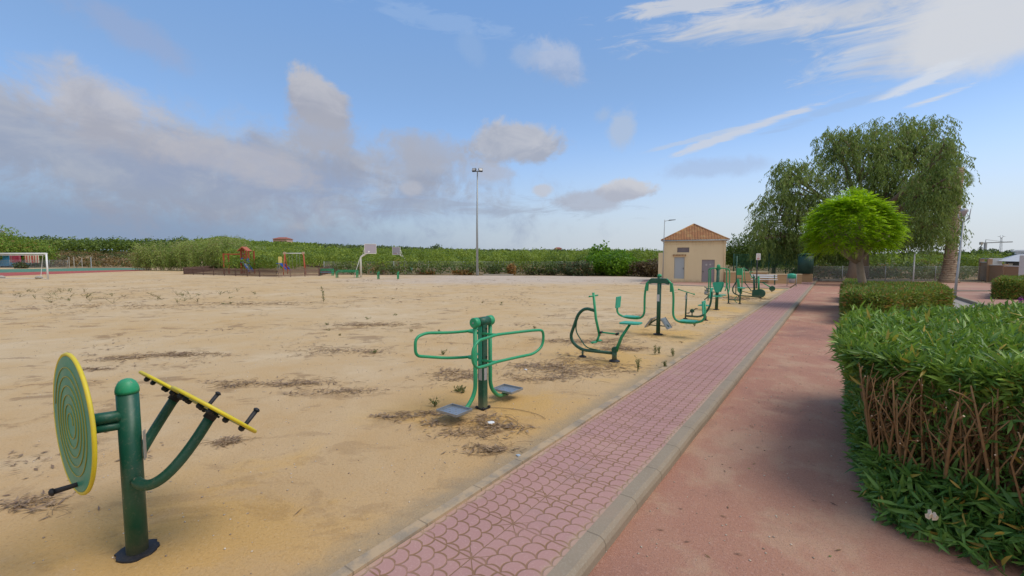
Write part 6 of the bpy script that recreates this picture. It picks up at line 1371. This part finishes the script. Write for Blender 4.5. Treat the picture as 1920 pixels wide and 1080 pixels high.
def litter():
    rg = np.random.default_rng(5); b = MB(); patches = [(1075, 690, 1.0, .55, 260), (905, 800, .42, .30, 150), (850, 705, .5, .3, 90), (1160, 655, .5, .3, 80), (225, 672, .6, .2, 70), (340, 665, .9, .25, 120), (440, 720, .4, .15, 50), (560, 720, .7, .2, 80), (425, 830, .14, .06, 50), (640, 735, .5, .15, 50), (760, 780, .3, .12, 50), (1290, 850, .2, .12, 40), (700, 610, 1.5, .5, 120), (1100, 640, 1.2, .4, 110), (60, 950, .3, .12, 40), (170, 693, .3, .1, 30), (480, 570, 3, .8, 110), (200, 575, 4, 1.2, 130), (640, 660, 1.2, .4, 80), (1390, 560, 1.5, 1.0, 100), (985, 710, .5, .2, 50), (920, 845, .25, .12, 40)]
    for (px, py, rx, ry, n) in patches:
        c = G(px, py); 
        for k in range(n):
            q = CR * rg.normal() * rx * .55 + FH * rg.normal() * ry * .7; x, y = c[0] + q[0], c[1] + q[1]
            if x > -2.64: continue
            a = rg.uniform(0, 6.28); l = rg.uniform(.04, .16) * (1 + .12 * abs(y)); bend = rg.normal() * .25; r = .0017 * (1 + .10 * max(0, math.hypot(x, y) - 4)); z = rg.uniform(.003, .03)
            b.tube([(x, y, z), (x + math.cos(a) * l * .5, y + math.sin(a) * l * .5, z + rg.uniform(0, .012)), (x + math.cos(a + bend) * l, y + math.sin(a + bend) * l, z * .6)], r, 4, cap=False)
    for (px, py, rad) in ((905, 790, .40), (960, 790, .5), (1130, 690, .35), (890, 835, .3)):     # long curly tendrils
        c = G(px, py); a0 = rg.uniform(0, 6); b.tube([(c[0] + math.cos(a0 + i * .16) * rad * (1 + .03 * i), c[1] + math.sin(a0 + i * .16) * rad * .8, .012) for i in range(16)], .0035, 4, cap=False)
    o = b.build('dry_twigs', mat('dry_twig', lambda t, bs, out: t.put(bs.inputs['Base Color'], t.mix(t.noise(GEO(t), 8, 2), C(.17, .11, .06), C(.34, .23, .13))))); tag(o, 'matted brown dry twigs lying in patches on the sand', 'twigs', None, 'stuff')
    # loose chips of dry litter strewn in drifts over the whole field
    n = 30000; dd = rg.uniform(3.4, 46, n); u = rg.uniform(-1.25, .75, n); P = CR * (u * dd)[:, None] + FH * dd[:, None]
    f = np.sin(P[:, 0] * .9 + np.sin(P[:, 1] * .7) * 2) * np.sin(P[:, 1] * 1.1 + np.sin(P[:, 0] * .5) * 2) + .5 * np.sin(P[:, 0] * 2.7 + 1) * np.sin(P[:, 1] * 3.1)
    f2 = np.exp(-((dd - 25) / 7) ** 2) * (u < .05) * .5; keep = (f + f2 + rg.normal(size=n) * .22 > .84) & (P[:, 0] < -2.75); P, dd = P[keep], dd[keep]; n = len(P); P[:, 2] = rg.uniform(.004, .02, n)
    ex = []
    for (px, py, rx, ry, m_) in patches:
        c = np.array(G(px, py)); k = int(m_ * 2.6); sub_ = rg.normal(size=(7, 2)) * .55; ii = rg.integers(0, 7, k); q = CR * ((sub_[ii, :1] + rg.standard_t(3, size=(k, 1)) * .22) * rx) + FH * ((sub_[ii, 1:] + rg.standard_t(3, size=(k, 1)) * .2) * ry); q = q + c; q[:, 2] = rg.uniform(.004, .025, k); ex.append(q[q[:, 0] < -2.7])
    ex = np.concatenate(ex); P = np.concatenate([P, ex]); dd = np.concatenate([dd, np.maximum(1, ex @ FH) * .6]); n = len(P)
    a = rg.uniform(0, 6.28, n); V, F = quads(P, np.stack([np.cos(a), np.sin(a), rg.uniform(-.02, .12, n)], 1), rg.uniform(.03, .13, n) * (1 + dd * .05), rg.uniform(.008, .022, n) * (1 + dd * .06), np.tile([0, 0, 1.], (n, 1)) + rg.normal(size=(n, 3)) * .25)
    o = npmesh('dry_litter', V, F, leafmat('dry_litter_bits', C(.17, .105, .06), C(.40, .27, .155), None, 0, 3, .05), None, rg.uniform(0, 1, n)); tag(o, 'brown bits of dry litter drifting over the open sand', 'litter', None, 'stuff')
    # pebbles
    n = 2600; r = rg.uniform(2.2, 16, n); u = rg.uniform(-1.15, .9, n); P = CR * (u * r)[:, None] + FH * r[:, None]; keep = (P[:, 0] < -2.66) | ((P[:, 0] > -1.22) & (P[:, 0] < .2)); P = P[keep]; z0 = np.where(P[:, 0] < -2, 0, -.085); n = len(P); s = rg.uniform(.003, .010, n) * (1 + .05 * r[keep]) 
    oc = np.array([[1, 0, 0], [0, 1, 0], [-1, 0, 0], [0, -1, 0], [0, 0, .7], [0, 0, -.7]]); V = P[:, None, :] + oc[None] * (s[:, None, None] * rg.uniform(.6, 1.3, (n, 6, 1))); V[..., 2] += (z0 + s * .3)[:, None]
    T = np.array([[0, 1, 4], [1, 2, 4], [2, 3, 4], [3, 0, 4], [1, 0, 5], [2, 1, 5], [3, 2, 5], [0, 3, 5]]); F = (np.arange(n)[:, None, None] * 6 + T[None]).reshape(-1, 3)
    o = npmesh('pebbles', V.reshape(-1, 3), F, mat('pebble', lambda t, bs, out: t.put(bs.inputs['Base Color'], t.mix(t.add('ShaderNodeNewGeometry').outputs['Random Per Island'], C(.24, .17, .12), C(.62, .54, .44))))); tag(o, 'tiny pale pebbles scattered over the sand and red gravel', 'pebbles', None, 'stuff')
    # fallen leaves on the red gravel
    n = 110; P = np.stack([rg.uniform(-1.2, .25, n), rg.uniform(2.2, 16, n), np.full(n, -.078)], 1); a = rg.uniform(0, 6.28, n); V, F = quads(P, np.stack([np.cos(a), np.sin(a), np.full(n, .05)], 1), rg.uniform(.03, .08, n), .012, np.tile([0, 0, 1.], (n, 1)) + rg.normal(size=(n, 3)) * .2)
    o = npmesh('fallen_leaves', V, F, leafmat('fallen_leaf', C(.10, .05, .03), C(.25, .16, .07), C(.12, .20, .04), .12, 3, .1), None, rg.uniform(0, 1, n)); tag(o, 'dry narrow leaves strewn over the red gravel strip', 'leaves', None, 'stuff')
litter()
for px, py, sx, lb in ((1117, 966, .035, 'white pebble on the red gravel, upper of two by the path kerb'), (1131, 1034, .035, 'white pebble on the red gravel at the foot of the path kerb'), (920, 795, .09, 'crumpled pale scrap of litter on the sand below the swing stepper'), (972, 855, .045, 'small blue grey litter scrap on the sand beside the kerb'), (986, 694, .06, 'white scrap of litter in the brown twig patch right of the stepper')):
    z = -.085 if px > 1100 else 0; x, y, _ = G(px, py, z); me = bpy.data.meshes.new('scrap'); bm = bmesh.new(); bmesh.ops.create_icosphere(bm, subdivisions=2, radius=sx * .5); rg_ = random.Random(px)
    for v in bm.verts: v.co *= rg_.uniform(.75, 1.2); v.co.z *= .45; v.co.x *= 1.3
    bm.to_mesh(me); bm.free(); me.materials.append(WHITE if px != 972 else paint('blue_grey_scrap', (.35, .42, .5, 1), .6)); o = bpy.data.objects.new('pebble' if px > 1100 else 'litter_scrap', me); COL.objects.link(o); o.location = (x, y, z + sx * .18); tag(o, lb, 'pebble' if px > 1100 else 'litter')
